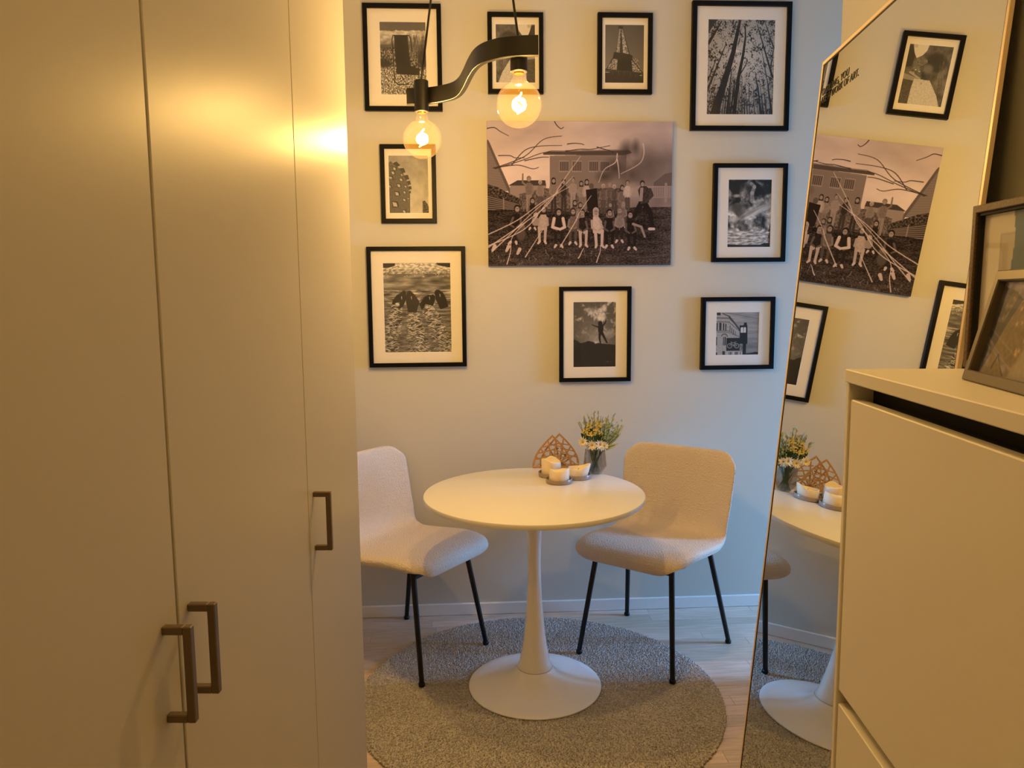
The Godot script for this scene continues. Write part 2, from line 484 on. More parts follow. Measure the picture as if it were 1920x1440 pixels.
func street_print() -> Pic:
	var p := Pic.new(200, 200, 17)
	p.each(func(u: float, v: float, _g: float) -> float: return 0.66 - 0.12 * absf(u - 0.4) - 0.12 * smoothstep(0.5, 0.85, v) + 0.12 * p.ns(u * 2.0, v * 9.0))
	p.line(0.15, 0.0, 1.0, 0.16, 0.006, 0.006, 0.25)
	p.poly([[0.0, 0.1], [0.1, 0.02], [0.2, 0.05], [0.3, 0.09], [0.55, 0.42], [0.56, 1.0], [0.0, 1.0]], 0.68, 1.0, 0.12)
	p.poly([[0.0, 0.01], [0.1, 0.01], [0.1, 0.07], [0.02, 0.07]], 0.12)
	p.line(0.15, 0.03, 0.3, 0.1, 0.02, 0.02, 0.2)
	p.line(0.3, 0.1, 0.56, 0.42, 0.03, 0.04, 0.18)
	for k in [[0.13, 0.3, 0.025], [0.22, 0.3, 0.02], [0.43, 0.3, 0.015], [0.46, 0.28, 0.012]]:
		p.line(0.0, k[0], k[1], k[0] + 0.01, k[2], k[2], 0.3, 0.8)
		p.line(k[1], k[0] + 0.01, 0.55, k[0] + 0.26 - (k[0] - 0.13) * 0.4, k[2], k[2] * 0.6, 0.3, 0.8)
	for k in [[0.0, 0.24, 0.04, 0.42], [0.075, 0.24, 0.125, 0.42], [0.16, 0.25, 0.19, 0.42], [0.215, 0.26, 0.24, 0.43], [0.32, 0.31, 0.335, 0.44], [0.36, 0.36, 0.375, 0.48], [0.4, 0.4, 0.415, 0.52], [0.45, 0.44, 0.46, 0.55], [0.0, 0.57, 0.03, 0.77], [0.17, 0.57, 0.19, 0.77], [0.205, 0.57, 0.235, 0.77], [0.0, 0.93, 0.04, 1.0], [0.16, 0.9, 0.22, 0.99]]:
		p.poly([[k[0], k[1]], [k[2], k[1] + 0.01], [k[2], k[3]], [k[0], k[3]]], 0.15)
	p.path([[0.13, 0.55], [0.17, 0.51], [0.23, 0.51], [0.27, 0.56]], 0.025, 0.025, 0.36)
	p.poly([[0.25, 0.6], [0.56, 0.6], [0.56, 0.9], [0.25, 0.9]], 0.06)
	p.poly([[0.55, 0.31], [0.73, 0.31], [0.74, 0.74], [0.56, 0.74]], 0.05)
	p.poly([[0.64, 0.31], [0.65, 0.25], [0.71, 0.24], [0.72, 0.31]], 0.05)
	p.poly([[0.575, 0.37], [0.6, 0.35], [0.64, 0.36], [0.68, 0.35], [0.7, 0.37], [0.7, 0.48], [0.575, 0.48]], 0.9)
	p.line(0.64, 0.36, 0.64, 0.48, 0.02, 0.01, 0.4)
	p.poly([[0.63, 0.74], [0.71, 0.74], [0.71, 1.0], [0.63, 1.0]], 0.05)
	for cx in [0.325, 0.49]:
		p.disc(cx, 0.785, 0.06, 0.06, 0.62)
		p.disc(cx, 0.785, 0.042, 0.042, 0.06)
	p.path([[0.325, 0.785], [0.37, 0.71], [0.45, 0.71], [0.49, 0.785], [0.41, 0.785], [0.37, 0.71], [0.35, 0.69]], 0.012, 0.012, 0.62)
	p.path([[0.41, 0.785], [0.45, 0.7], [0.48, 0.69]], 0.012, 0.012, 0.62)
	p.path([[0.57, 0.78], [0.62, 0.82], [0.6, 0.88], [0.56, 0.88]], 0.012, 0.012, 0.3)
	p.poly([[0.26, 0.92], [0.63, 0.92], [0.63, 1.0], [0.26, 1.0]], 0.8, 0.8)
	for i in 16:
		var x := p.rng.randf_range(0.28, 0.62)
		p.line(x, 0.93, x, 1.0, 0.012, 0.012, 0.2, 0.8)
	p.poly([[0.7, 0.97], [0.85, 0.95], [0.92, 0.93], [1.0, 0.94], [1.0, 1.0], [0.7, 1.0]], 0.12)
	return p


func jump_print() -> Pic:
	var p := Pic.new(190, 290, 19)
	p.each(func(u: float, v: float, _g: float) -> float:
		var sun := exp(-Vector2((u - 0.53) * 1.2, (v - 0.62) * 1.3).length() * 2.6)
		var cl := smoothstep(-0.05, 0.5, p.ns(u * 2.4 + 3.0, v * 4.2) + 0.4 * p.ns(u * 9.0, v * 12.0) + 0.5 * (u - 0.45) - 0.25 * absf(v - 0.2))
		return 0.26 + 0.42 * sun + 0.5 * cl * smoothstep(0.7, 0.2, v) + 0.06 * p.ns(u * 12.0, v * 12.0))
	p.disc(0.42, 0.13, 0.22, 0.1, 0.75, 0.6, 0.9)
	p.disc(0.62, 0.26, 0.09, 0.07, 0.95, 0.9, 0.7)
	p.disc(0.82, 0.22, 0.14, 0.08, 0.32, 0.6, 0.9)
	p.poly([[0.0, 0.565], [0.09, 0.59], [0.17, 0.63], [0.26, 0.62], [0.35, 0.595], [0.48, 0.615], [0.62, 0.635], [0.74, 0.645], [0.86, 0.65], [1.0, 0.665], [1.0, 1.0], [0.0, 1.0]], 0.1, 1.0, 0.06)
	p.disc(0.53, 0.625, 0.06, 0.04, 0.95, 0.9, 0.9)
	p.poly([[0.16, 0.63], [0.2, 1.0], [0.0, 1.0], [0.0, 0.7]], 0.05, 0.6)
	p.disc(0.63, 0.33, 0.05, 0.055, 0.04)
	p.poly([[0.585, 0.36], [0.7, 0.35], [0.71, 0.42], [0.69, 0.48], [0.61, 0.48], [0.58, 0.45]], 0.04)
	p.path([[0.6, 0.385], [0.53, 0.375], [0.44, 0.35]], 0.035, 0.016, 0.04)
	p.path([[0.68, 0.37], [0.74, 0.33], [0.765, 0.285]], 0.04, 0.022, 0.04)
	p.path([[0.63, 0.47], [0.615, 0.55], [0.64, 0.64]], 0.065, 0.03, 0.04)
	p.path([[0.67, 0.47], [0.73, 0.55], [0.79, 0.625]], 0.065, 0.035, 0.04)
	p.path([[0.77, 0.94], [0.81, 0.91], [0.83, 0.92]], 0.008, 0.008, 0.5)
	p.path([[0.87, 0.925], [0.9, 0.915]], 0.008, 0.008, 0.5)
	return p


func feet_print() -> Pic:
	var p := Pic.new(280, 374, 23)
	p.each(func(u: float, v: float, _g: float) -> float:
		var rip := p.ns(u * 4.0, v * 34.0)
		if v < 0.12:
			return 0.62 + 0.5 * p.ns(u * 14.0, v * 40.0) + 0.2 * smoothstep(0.1, 0.05, v)
		if v < 0.3:
			return 0.4 + 0.32 * p.ns(u * 3.0, v * 16.0) + 0.12 * (1.0 - u)
		if v < 0.46:
			return 0.5 + 0.65 * rip
		return 0.42 + 0.3 * rip + 0.1 * p.ns(u * 50.0, v * 50.0))
	p.poly([[0.0, 0.0], [0.18, 0.0], [0.18, 0.03], [0.1, 0.05], [0.0, 0.055]], 0.12)
	p.poly([[0.78, 0.0], [1.0, 0.0], [1.0, 0.055], [0.82, 0.03]], 0.12)
	for i in 60:
		p.disc(p.rng.randf(), p.rng.randf_range(0.05, 0.16), 0.014, 0.008, 0.95, 0.8, 0.7)
	# legs under water: bright, glittering bands
	for l in [[0.2, 0.45, 0.04, 1.0, 0.13, 0.3], [0.42, 0.52, 0.52, 1.02, 0.14, 0.34], [0.62, 0.42, 0.92, 1.0, 0.16, 0.3]]:
		p.line(l[0], l[1], l[2], l[3], l[4], l[5], 0.4, 0.9)
		for i in 520:
			var t := p.rng.randf()
			var x := lerpf(l[0], l[2], t) + p.rng.randf_range(-0.5, 0.5) * lerpf(l[4], l[5], t)
			var y := lerpf(l[1], l[3], t) + p.rng.randf_range(-0.01, 0.01)
			var a := p.rng.randf_range(-0.5, 0.5)
			var k := 0.012 + 0.02 * p.rng.randf()
			p.line(x - k, y - k * a, x + k, y + k * a, 0.005, 0.009, p.rng.randf_range(0.75, 1.0) if p.rng.randf() < 0.62 else 0.08, 0.8)
	for k in [[0.14, 0.86, 0.1], [0.36, 0.9, 0.07], [0.72, 0.92, 0.05]]:
		p.disc(k[0] + 0.06, k[1], k[2], 0.16, 0.2, 0.5, 0.9)
	# soles
	p.poly([[0.12, 0.46], [0.13, 0.42], [0.19, 0.36], [0.26, 0.33], [0.32, 0.325], [0.335, 0.4], [0.29, 0.48], [0.22, 0.52], [0.24, 0.43]], 0.1)
	p.disc(0.3, 0.345, 0.035, 0.05, 0.09)
	p.poly([[0.33, 0.36], [0.37, 0.32], [0.43, 0.33], [0.49, 0.38], [0.53, 0.44], [0.5, 0.5], [0.49, 0.55], [0.36, 0.55], [0.33, 0.44]], 0.12)
	p.disc(0.385, 0.35, 0.045, 0.055, 0.11)
	p.poly([[0.53, 0.46], [0.6, 0.38], [0.66, 0.355], [0.74, 0.36], [0.76, 0.42], [0.73, 0.48], [0.62, 0.46], [0.56, 0.53]], 0.09)
	p.disc(0.73, 0.385, 0.035, 0.045, 0.08)
	p.poly([[0.76, 0.33], [0.82, 0.3], [0.88, 0.33], [0.93, 0.4], [0.96, 0.49], [0.84, 0.52], [0.77, 0.4]], 0.08)
	p.disc(0.8, 0.34, 0.045, 0.055, 0.08)
	for s in [[0.265, 0.375], [0.41, 0.375], [0.68, 0.38], [0.835, 0.35]]:
		p.line(s[0], s[1], s[0] + 0.004, s[1] + 0.03, 0.012, 0.006, 0.75)
	p.disc(0.2, 0.455, 0.04, 0.025, 0.9, 0.9, 0.6)
	p.disc(0.3, 0.57, 0.07, 0.04, 0.15, 0.7, 0.6)
	return p


func house_print() -> Pic:
	var p := Pic.new(180, 262, 29)
	p.each(func(u: float, v: float, _g: float) -> float: return 0.6 + 0.2 * v + 0.1 * p.ns(u * 3.0, v * 4.0))
	p.poly([[0.0, 0.13], [0.06, 0.1], [0.15, 0.15], [0.3, 0.24], [0.42, 0.36], [0.5, 0.5], [0.53, 0.7], [0.52, 1.0], [0.0, 1.0]], 0.34, 1.0, 0.1)
	for k in [[0.11, 0.13, 0.2, 0.1, 0.3, 0.17, 0.22, 0.2], [0.26, 0.22, 0.38, 0.21, 0.43, 0.29, 0.34, 0.31], [0.37, 0.34, 0.48, 0.33, 0.52, 0.41, 0.44, 0.42], [0.45, 0.44, 0.53, 0.43, 0.56, 0.5, 0.49, 0.51], [0.48, 0.53, 0.56, 0.525, 0.57, 0.58, 0.51, 0.59], [0.5, 0.61, 0.55, 0.61, 0.55, 0.65, 0.51, 0.66]]:
		p.poly([[k[0], k[1]], [k[2], k[3]], [k[4], k[5]], [k[6], k[7]]], 0.2)
		p.line(k[0], k[1], k[2], k[3], 0.014, 0.014, 0.7)
	for k in [[0.15, 0.22, 0.05], [0.11, 0.29, 0.055], [0.05, 0.38, 0.06], [0.31, 0.41, 0.05], [0.25, 0.51, 0.055], [0.2, 0.65, 0.065], [0.14, 0.83, 0.085], [0.39, 0.63, 0.04], [0.38, 0.76, 0.045], [0.37, 0.96, 0.05], [0.33, 0.33, 0.035], [0.42, 0.53, 0.035], [0.02, 0.53, 0.05], [0.48, 0.74, 0.025]]:
		var s: float = k[2]
		p.poly([[k[0] - s, k[1] - s * 0.5], [k[0] + s * 0.9, k[1] - s * 0.4], [k[0] + s * 1.2, k[1] + s * 0.75], [k[0] - s * 0.6, k[1] + s * 0.8]], 0.14)
		p.poly([[k[0] - s * 0.75, k[1] - s * 0.3], [k[0] + s * 0.5, k[1] - s * 0.15], [k[0] + s * 0.75, k[1] + s * 0.65], [k[0] - s * 0.4, k[1] + s * 0.6]], 0.72)
	p.poly([[0.0, 0.4], [0.14, 0.39], [0.2, 0.42], [0.0, 0.43]], 0.25, 0.5)
	p.line(0.0, 0.55, 0.2, 0.54, 0.015, 0.01, 0.22, 0.7)
	p.poly([[0.84, 0.79], [0.9, 0.78], [0.96, 0.84], [1.0, 0.9], [1.0, 1.0], [0.84, 1.0]], 0.3, 1.0, 0.3)
	p.disc(0.82, 0.62, 0.12, 0.22, 0.95, 0.5, 0.9)
	return p


func sitter(p: Pic, x: float, y: float, s: float, top: float, leg: float, hair: float, lean := 0.0, long := false) -> void:
	# someone seated on the grass, knees up: x, y is the head, s its size; t is s in heights of the picture, for long limbs
	var t := s * 1.62
	if long:
		p.disc(x, y + t * 0.7, s * 0.95, s * 1.6, hair)
	p.poly([[x - s * 1.5 + lean * s, y + t * 2.6], [x - s * 0.9, y + t * 1.4], [x + s * 0.9, y + t * 1.4], [x + s * 1.5 + lean * s, y + t * 2.6], [x + s * 1.4 + lean * s, y + t * 5.6], [x - s * 1.4 + lean * s, y + t * 5.6]], top, 1.0, 0.07)
	for k in [-1.0, 1.0]:
		p.path([[x + k * s * 0.7 + lean * s, y + t * 5.3], [x + k * s * 1.1 + lean * s * 2.0, y + t * 5.0], [x + k * s * 0.9 + lean * s * 2.2, y + t * 8.6]], s * 1.2, s * 0.85, leg)
		p.path([[x + k * s * 1.3, y + t * 2.4], [x + k * s * 1.7 + lean * s, y + t * 4.2], [x + k * s * 0.5 + lean * s, y + t * 4.8]], s * 0.75, s * 0.55, lerpf(top, 0.62, 0.5))
		p.line(x + k * s * 0.9 + lean * s * 2.2, y + t * 8.7, x + k * s * 1.3 + lean * s * 2.6, y + t * 9.2, s * 0.9, s * 0.7, 0.82)
	p.disc(x, y - t * 0.12, s * 0.98, s * 1.12, hair)
	p.disc(x + s * 0.08, y + t * 0.18, s * 0.72, s * 0.9, 0.62)
	p.disc(x + s * 0.08, y + t * 0.75, s * 0.3, s * 0.14, 0.3, 0.8, 0.5)
	p.line(x - s * 0.3, y + t * 0.02, x + s * 0.45, y + t * 0.02, s * 0.2, s * 0.2, 0.25, 0.7)


func stander(p: Pic, x: float, y: float, s: float, top: float, leg: float, hair: float, arm := 0, long := false) -> void:
	var t := s * 1.62
	if long:
		p.disc(x, y + t * 0.7, s * 0.95, s * 1.5, hair)
	p.poly([[x - s * 1.6, y + t * 2.2], [x - s * 0.8, y + t * 1.3], [x + s * 0.8, y + t * 1.3], [x + s * 1.6, y + t * 2.2], [x + s * 1.2, y + t * 5.8], [x - s * 1.2, y + t * 5.8]], top, 1.0, 0.07)
	for k in [-1.0, 1.0]:
		p.line(x + k * s * 0.6, y + t * 5.6, x + k * s * 0.7, y + t * 10.5, s * 1.15, s * 0.9, leg)
		if arm != int(k):
			p.path([[x + k * s * 1.4, y + t * 2.1], [x + k * s * 1.75, y + t * 4.2], [x + k * s * 0.9, y + t * 5.2]], s * 0.75, s * 0.55, lerpf(top, 0.6, 0.4))
		else:
			p.path([[x + k * s * 1.3, y + t * 2.0], [x + k * s * 2.6, y + t * 1.2], [x + k * s * 2.5, y - t * 1.6]], s * 0.8, s * 0.6, 0.5)
	p.disc(x, y - t * 0.12, s * 0.95, s * 1.1, hair)
	p.disc(x + s * 0.05, y + t * 0.2, s * 0.7, s * 0.88, 0.6)


func curved(k: Array) -> Array:
	# four points joined by a smooth line
	var q := []
	for i in 4:
		q.append(Vector2(k[i * 2], k[i * 2 + 1]))
	var out := []
	for i in 3:
		var a: Vector2 = q[maxi(i - 1, 0)]
		var d: Vector2 = q[mini(i + 2, 3)]
		for j in 6:
			var c: Vector2 = q[i].cubic_interpolate(q[i + 1], a, d, j / 6.0)
			out.append([c.x, c.y])
	out.append([q[3].x, q[3].y])
	return out


func party_print() -> Pic:
	var p := Pic.new(620, 472, 31)
	p.each(func(u: float, v: float, _g: float) -> float:
		var sky := 0.82 + 0.14 * smoothstep(0.0, 0.4, v) * (1.0 - u * 0.55) + 0.12 * p.ns(u * 2.0, v * 3.0)
		var smoke := smoothstep(0.62, 0.86, u + 0.1 * p.ns(u * 4.0, v * 5.0)) * smoothstep(0.04, 0.3, v)
		return lerpf(sky, 0.4 + 0.12 * p.ns(u * 4.0, v * 4.0), smoke * 0.75))
	# house in the middle: wall with boards, eaves and windows
	p.poly([[0.335, 0.235], [0.75, 0.22], [0.75, 0.52], [0.335, 0.52]], 0.52)
	for i in 26:
		p.line(0.337, 0.25 + 0.0105 * i, 0.75, 0.245 + 0.0105 * i, 0.0016, 0.0016, 0.4, 0.6)
	p.poly([[0.3, 0.215], [0.34, 0.2], [0.76, 0.19], [0.78, 0.215], [0.73, 0.232], [0.3, 0.228]], 0.3)
	p.line(0.34, 0.205, 0.76, 0.193, 0.006, 0.006, 0.62, 0.8)
	for k in [0.385, 0.455, 0.545, 0.605]:
		p.poly([[k, 0.27], [k + 0.053, 0.268], [k + 0.053, 0.345], [k, 0.348]], 0.62)
		for j in 5:
			p.poly([[k + 0.004 + 0.0098 * j, 0.276], [k + 0.0115 + 0.0098 * j, 0.276], [k + 0.0115 + 0.0098 * j, 0.34], [k + 0.004 + 0.0098 * j, 0.34]], 0.3)
	# gable at the left edge, small roof, fence and hedge
	p.poly([[0.0, 0.135], [0.012, 0.14], [0.118, 0.475], [0.1, 0.48], [0.0, 0.44]], 0.5)
	for i in 16:
		p.line(0.0, 0.2 + 0.017 * i, 0.02 + 0.0063 * i, 0.2 + 0.0185 * i, 0.0016, 0.0016, 0.38, 0.7)
	p.line(0.002, 0.135, 0.12, 0.485, 0.012, 0.016, 0.36)
	p.poly([[0.112, 0.44], [0.16, 0.405], [0.31, 0.405], [0.315, 0.44]], 0.24)
	p.poly([[0.12, 0.44], [0.315, 0.44], [0.315, 0.55], [0.12, 0.55]], 0.58)
	p.poly([[0.0, 0.43], [0.05, 0.45], [0.11, 0.49], [0.185, 0.54], [0.185, 0.6], [0.0, 0.57]], 0.22, 1.0, 0.4)
	p.poly([[0.0, 0.505], [0.17, 0.565], [0.17, 0.625], [0.0, 0.625]], 0.16)
	for i in 8:
		p.line(0.0, 0.515 + 0.015 * i, 0.165, 0.572 + 0.0075 * i, 0.005, 0.004, 0.5)
	p.line(0.085, 0.53, 0.085, 0.63, 0.006, 0.006, 0.55)
	# white picket fence to the right, gable behind
	p.poly([[0.9, 0.42], [0.96, 0.36], [1.0, 0.35], [1.0, 0.46], [0.9, 0.46]], 0.34, 0.7)
	for i in 26:
		p.line(0.76 + 0.0095 * i, 0.445, 0.76 + 0.0095 * i, 0.525, 0.004, 0.004, 0.66)
	p.line(0.76, 0.45, 1.0, 0.45, 0.006, 0.006, 0.66)
	p.line(0.76, 0.525, 1.0, 0.525, 0.005, 0.005, 0.6)
	p.line(0.968, 0.43, 0.968, 0.55, 0.014, 0.014, 0.62)
	# dark smoke
	for k in [[0.75, 0.2, 0.05, 0.07, 0.22], [0.8, 0.18, 0.03, 0.06, 0.25], [0.69, 0.32, 0.09, 0.07, 0.2], [0.63, 0.38, 0.06, 0.04, 0.2], [0.78, 0.36, 0.08, 0.08, 0.28], [0.87, 0.3, 0.1, 0.12, 0.36]]:
		p.disc(k[0], k[1], k[2], k[3], k[4], 0.75, 0.9)
	# lawn
	var lawn := func(u: float, v: float, g: float) -> float:
		if v < 0.59 + 0.02 * (1.0 - u):
			return g
		return 0.14 + 0.08 * smoothstep(0.75, 1.0, v) + 0.24 * p.ns(u * 60.0, v * 90.0) + 0.14 * p.ns(u * 5.0, v * 22.0) + 0.1 * smoothstep(0.82, 1.0, u)
	p.each(lawn, 0.58, 1.0)
	p.poly([[0.17, 0.5], [0.3, 0.46], [0.76, 0.46], [0.76, 0.62], [0.17, 0.62]], 0.3, 0.85, 0.3)
	# back row, standing
	for k in [[0.222, 0.395, 0.013, 0.45, 0.55, 0.5, -1, false], [0.283, 0.42, 0.011, 0.5, 0.3, 0.75, 0, false], [0.355, 0.405, 0.0125, 0.5, 0.18, 0.12, 0, true], [0.41, 0.415, 0.012, 0.16, 0.2, 0.15, 0, true], [0.46, 0.4, 0.012, 0.6, 0.6, 0.3, 0, false], [0.505, 0.425, 0.011, 0.55, 0.5, 0.14, 0, true], [0.535, 0.415, 0.012, 0.72, 0.5, 0.15, 0, true], [0.625, 0.445, 0.011, 0.36, 0.3, 0.7, 0, false], [0.66, 0.435, 0.011, 0.35, 0.3, 0.55, 0, false], [0.685, 0.45, 0.011, 0.3, 0.25, 0.75, 0, false], [0.728, 0.455, 0.012, 0.42, 0.42, 0.18, 0, true], [0.757, 0.42, 0.012, 0.78, 0.3, 0.3, 0, false]]:
		stander(p, k[0], k[1], k[2], k[3], k[4], k[5], k[6], k[7])
	p.poly([[0.53, 0.47], [0.59, 0.46], [0.6, 0.62], [0.54, 0.62]], 0.09)
	p.disc(0.56, 0.445, 0.013, 0.016, 0.35)
	# the man striding at the right
	p.path([[0.84, 0.55], [0.805, 0.63], [0.79, 0.66]], 0.032, 0.02, 0.08)
	p.path([[0.845, 0.55], [0.885, 0.64], [0.897, 0.73]], 0.034, 0.018, 0.08)
	p.poly([[0.815, 0.47], [0.83, 0.445], [0.86, 0.445], [0.885, 0.475], [0.875, 0.56], [0.83, 0.57]], 0.2, 1.0, 0.15)
	p.poly([[0.828, 0.455], [0.845, 0.455], [0.84, 0.55], [0.822, 0.55]], 0.62)
	p.path([[0.88, 0.47], [0.893, 0.51], [0.865, 0.545]], 0.018, 0.014, 0.24)
	p.disc(0.838, 0.425, 0.013, 0.016, 0.14)
	p.disc(0.839, 0.432, 0.0095, 0.012, 0.6)
	p.line(0.88, 0.745, 0.905, 0.745, 0.016, 0.014, 0.85)
	# middle row
	for k in [[0.24, 0.545, 0.0135, 0.08, 0.15, 0.14], [0.47, 0.56, 0.012, 0.4, 0.3, 0.13], [0.5, 0.575, 0.012, 0.5, 0.4, 0.2], [0.663, 0.575, 0.0115, 0.35, 0.2, 0.3], [0.735, 0.57, 0.0115, 0.45, 0.3, 0.55]]:
		sitter(p, k[0], k[1], k[2], k[3], k[4], k[5], 0.0, true)
	# front row, seated
	sitter(p, 0.157, 0.6, 0.0165, 0.07, 0.1, 0.1, -0.6)
	sitter(p, 0.3, 0.605, 0.016, 0.72, 0.72, 0.13, -0.2, true)
	p.disc(0.258, 0.645, 0.013, 0.014, 0.68)
	p.disc(0.256, 0.69, 0.02, 0.024, 0.6)
	sitter(p, 0.382, 0.625, 0.0165, 0.1, 0.1, 0.1)
	for s in [-1.0, 1.0]:
		p.path([[0.382 + s * 0.024, 0.67], [0.382 + s * 0.034, 0.73], [0.39, 0.745]], 0.017, 0.013, 0.85)
	sitter(p, 0.46, 0.62, 0.0155, 0.4, 0.3, 0.16, 0.0, true)
	sitter(p, 0.51, 0.63, 0.016, 0.1, 0.75, 0.12, 0.2)
	sitter(p, 0.585, 0.62, 0.017, 0.8, 0.8, 0.72, 0.5, true)
	sitter(p, 0.66, 0.63, 0.0165, 0.07, 0.07, 0.08)
	sitter(p, 0.715, 0.615, 0.015, 0.5, 0.12, 0.4, 0.0, true)
	sitter(p, 0.773, 0.645, 0.0165, 0.08, 0.08, 0.1, 0.3, true)
	p.path([[0.79, 0.71], [0.835, 0.73], [0.855, 0.8]], 0.014, 0.012, 0.6)
	p.disc(0.18, 0.73, 0.02, 0.02, 0.4)
	p.disc(0.178, 0.78, 0.03, 0.04, 0.3, 1.0, 0.3)
	for k in [[0.035, 0.86], [0.11, 0.865], [0.17, 0.885]]:
		p.line(k[0], k[1], k[0] - 0.012, k[1] + 0.03, 0.02, 0.014, 0.8)
	for i in 26:  # scraps of paper on the grass
		var x := p.rng.randf_range(0.0, 0.7)
		var y := p.rng.randf_range(0.86, 0.99)
		p.line(x, y, x + p.rng.randf_range(-0.012, 0.012), y + 0.02, 0.004, 0.002, 0.7, 0.6)
	# streamers: pale over the people, dark against the sky
	for k in [[0.0, 0.87, 0.3, 0.6, 0.4, 0.42, 0.5, 0.24], [0.0, 0.86, 0.2, 0.74, 0.32, 0.56, 0.46, 0.38], [0.02, 0.9, 0.12, 0.78, 0.24, 0.63, 0.36, 0.5], [0.0, 0.78, 0.16, 0.68, 0.3, 0.55, 0.44, 0.45], [0.39, 0.87, 0.47, 0.7, 0.5, 0.62, 0.56, 0.51], [0.1, 0.99, 0.12, 0.9, 0.13, 0.8, 0.2, 0.7], [0.84, 0.15, 0.845, 0.22, 0.82, 0.29, 0.72, 0.36], [0.7, 0.22, 0.69, 0.28, 0.63, 0.33, 0.6, 0.42], [0.7, 0.26, 0.705, 0.3, 0.71, 0.35, 0.712, 0.39], [0.49, 0.95, 0.5, 0.93, 0.51, 0.9, 0.52, 0.88], [0.59, 0.98, 0.6, 0.94, 0.61, 0.9, 0.61, 0.86], [0.2, 0.94, 0.23, 0.88, 0.26, 0.82, 0.3, 0.74]]:
		p.path(curved(k), 0.0062, 0.003, 0.88, 0.85)
	for k in [[0.0, 0.05, 0.04, 0.045, 0.07, 0.07, 0.115, 0.1], [0.04, 0.32, 0.2, 0.24, 0.3, 0.125, 0.4, 0.1], [0.04, 0.325, 0.18, 0.27, 0.3, 0.215, 0.4, 0.21], [0.03, 0.32, 0.16, 0.3, 0.24, 0.325, 0.275, 0.315], [0.13, 0.3, 0.2, 0.2, 0.28, 0.17, 0.4, 0.165], [0.06, 0.235, 0.12, 0.235, 0.15, 0.25, 0.2, 0.25], [0.2, 0.27, 0.27, 0.25, 0.3, 0.245, 0.33, 0.245], [0.59, 0.175, 0.63, 0.19, 0.66, 0.2, 0.68, 0.215], [0.43, 0.155, 0.46, 0.15, 0.5, 0.152, 0.52, 0.16], [0.36, 0.0, 0.375, 0.03, 0.395, 0.05, 0.41, 0.04], [0.42, 0.205, 0.5, 0.19, 0.56, 0.19, 0.66, 0.165]]:
		p.path(curved(k), 0.005, 0.003, 0.2, 0.9)
	return p


# ---------------------------------------------------------------- materials
func noise(freq: float, oct := 4, sd := 1, kind := FastNoiseLite.TYPE_SIMPLEX_SMOOTH) -> FastNoiseLite:
	var n := FastNoiseLite.new()
	n.seed = sd
	n.frequency = freq
	n.noise_type = kind
	n.fractal_octaves = oct
	return n


func noise_tex(n: FastNoiseLite, size := 512, ramp: Array = []) -> NoiseTexture2D:
	var t := NoiseTexture2D.new()
	t.width = size
	t.height = size
	t.seamless = true
	t.noise = n
	if ramp.size():
		var g := Gradient.new()
		g.offsets = PackedFloat32Array([0.0, 1.0])
		g.colors = PackedColorArray(ramp)
		t.color_ramp = g
	return t


func mat(called: String, c: Color, rough := 0.5, metal := 0.0) -> StandardMaterial3D:
	var m := StandardMaterial3D.new()
	m.resource_name = called
	m.albedo_color = c
	m.roughness = rough
	m.metallic = metal
	M[called] = m
	return m


func relief(m: StandardMaterial3D, t: Texture2D, cm: float, per_metre: float) -> void:
	m.heightmap_enabled = true
	m.heightmap_texture = t
	m.heightmap_scale = cm
	m.uv1_triplanar = true
	m.uv1_scale = Vector3.ONE * per_metre


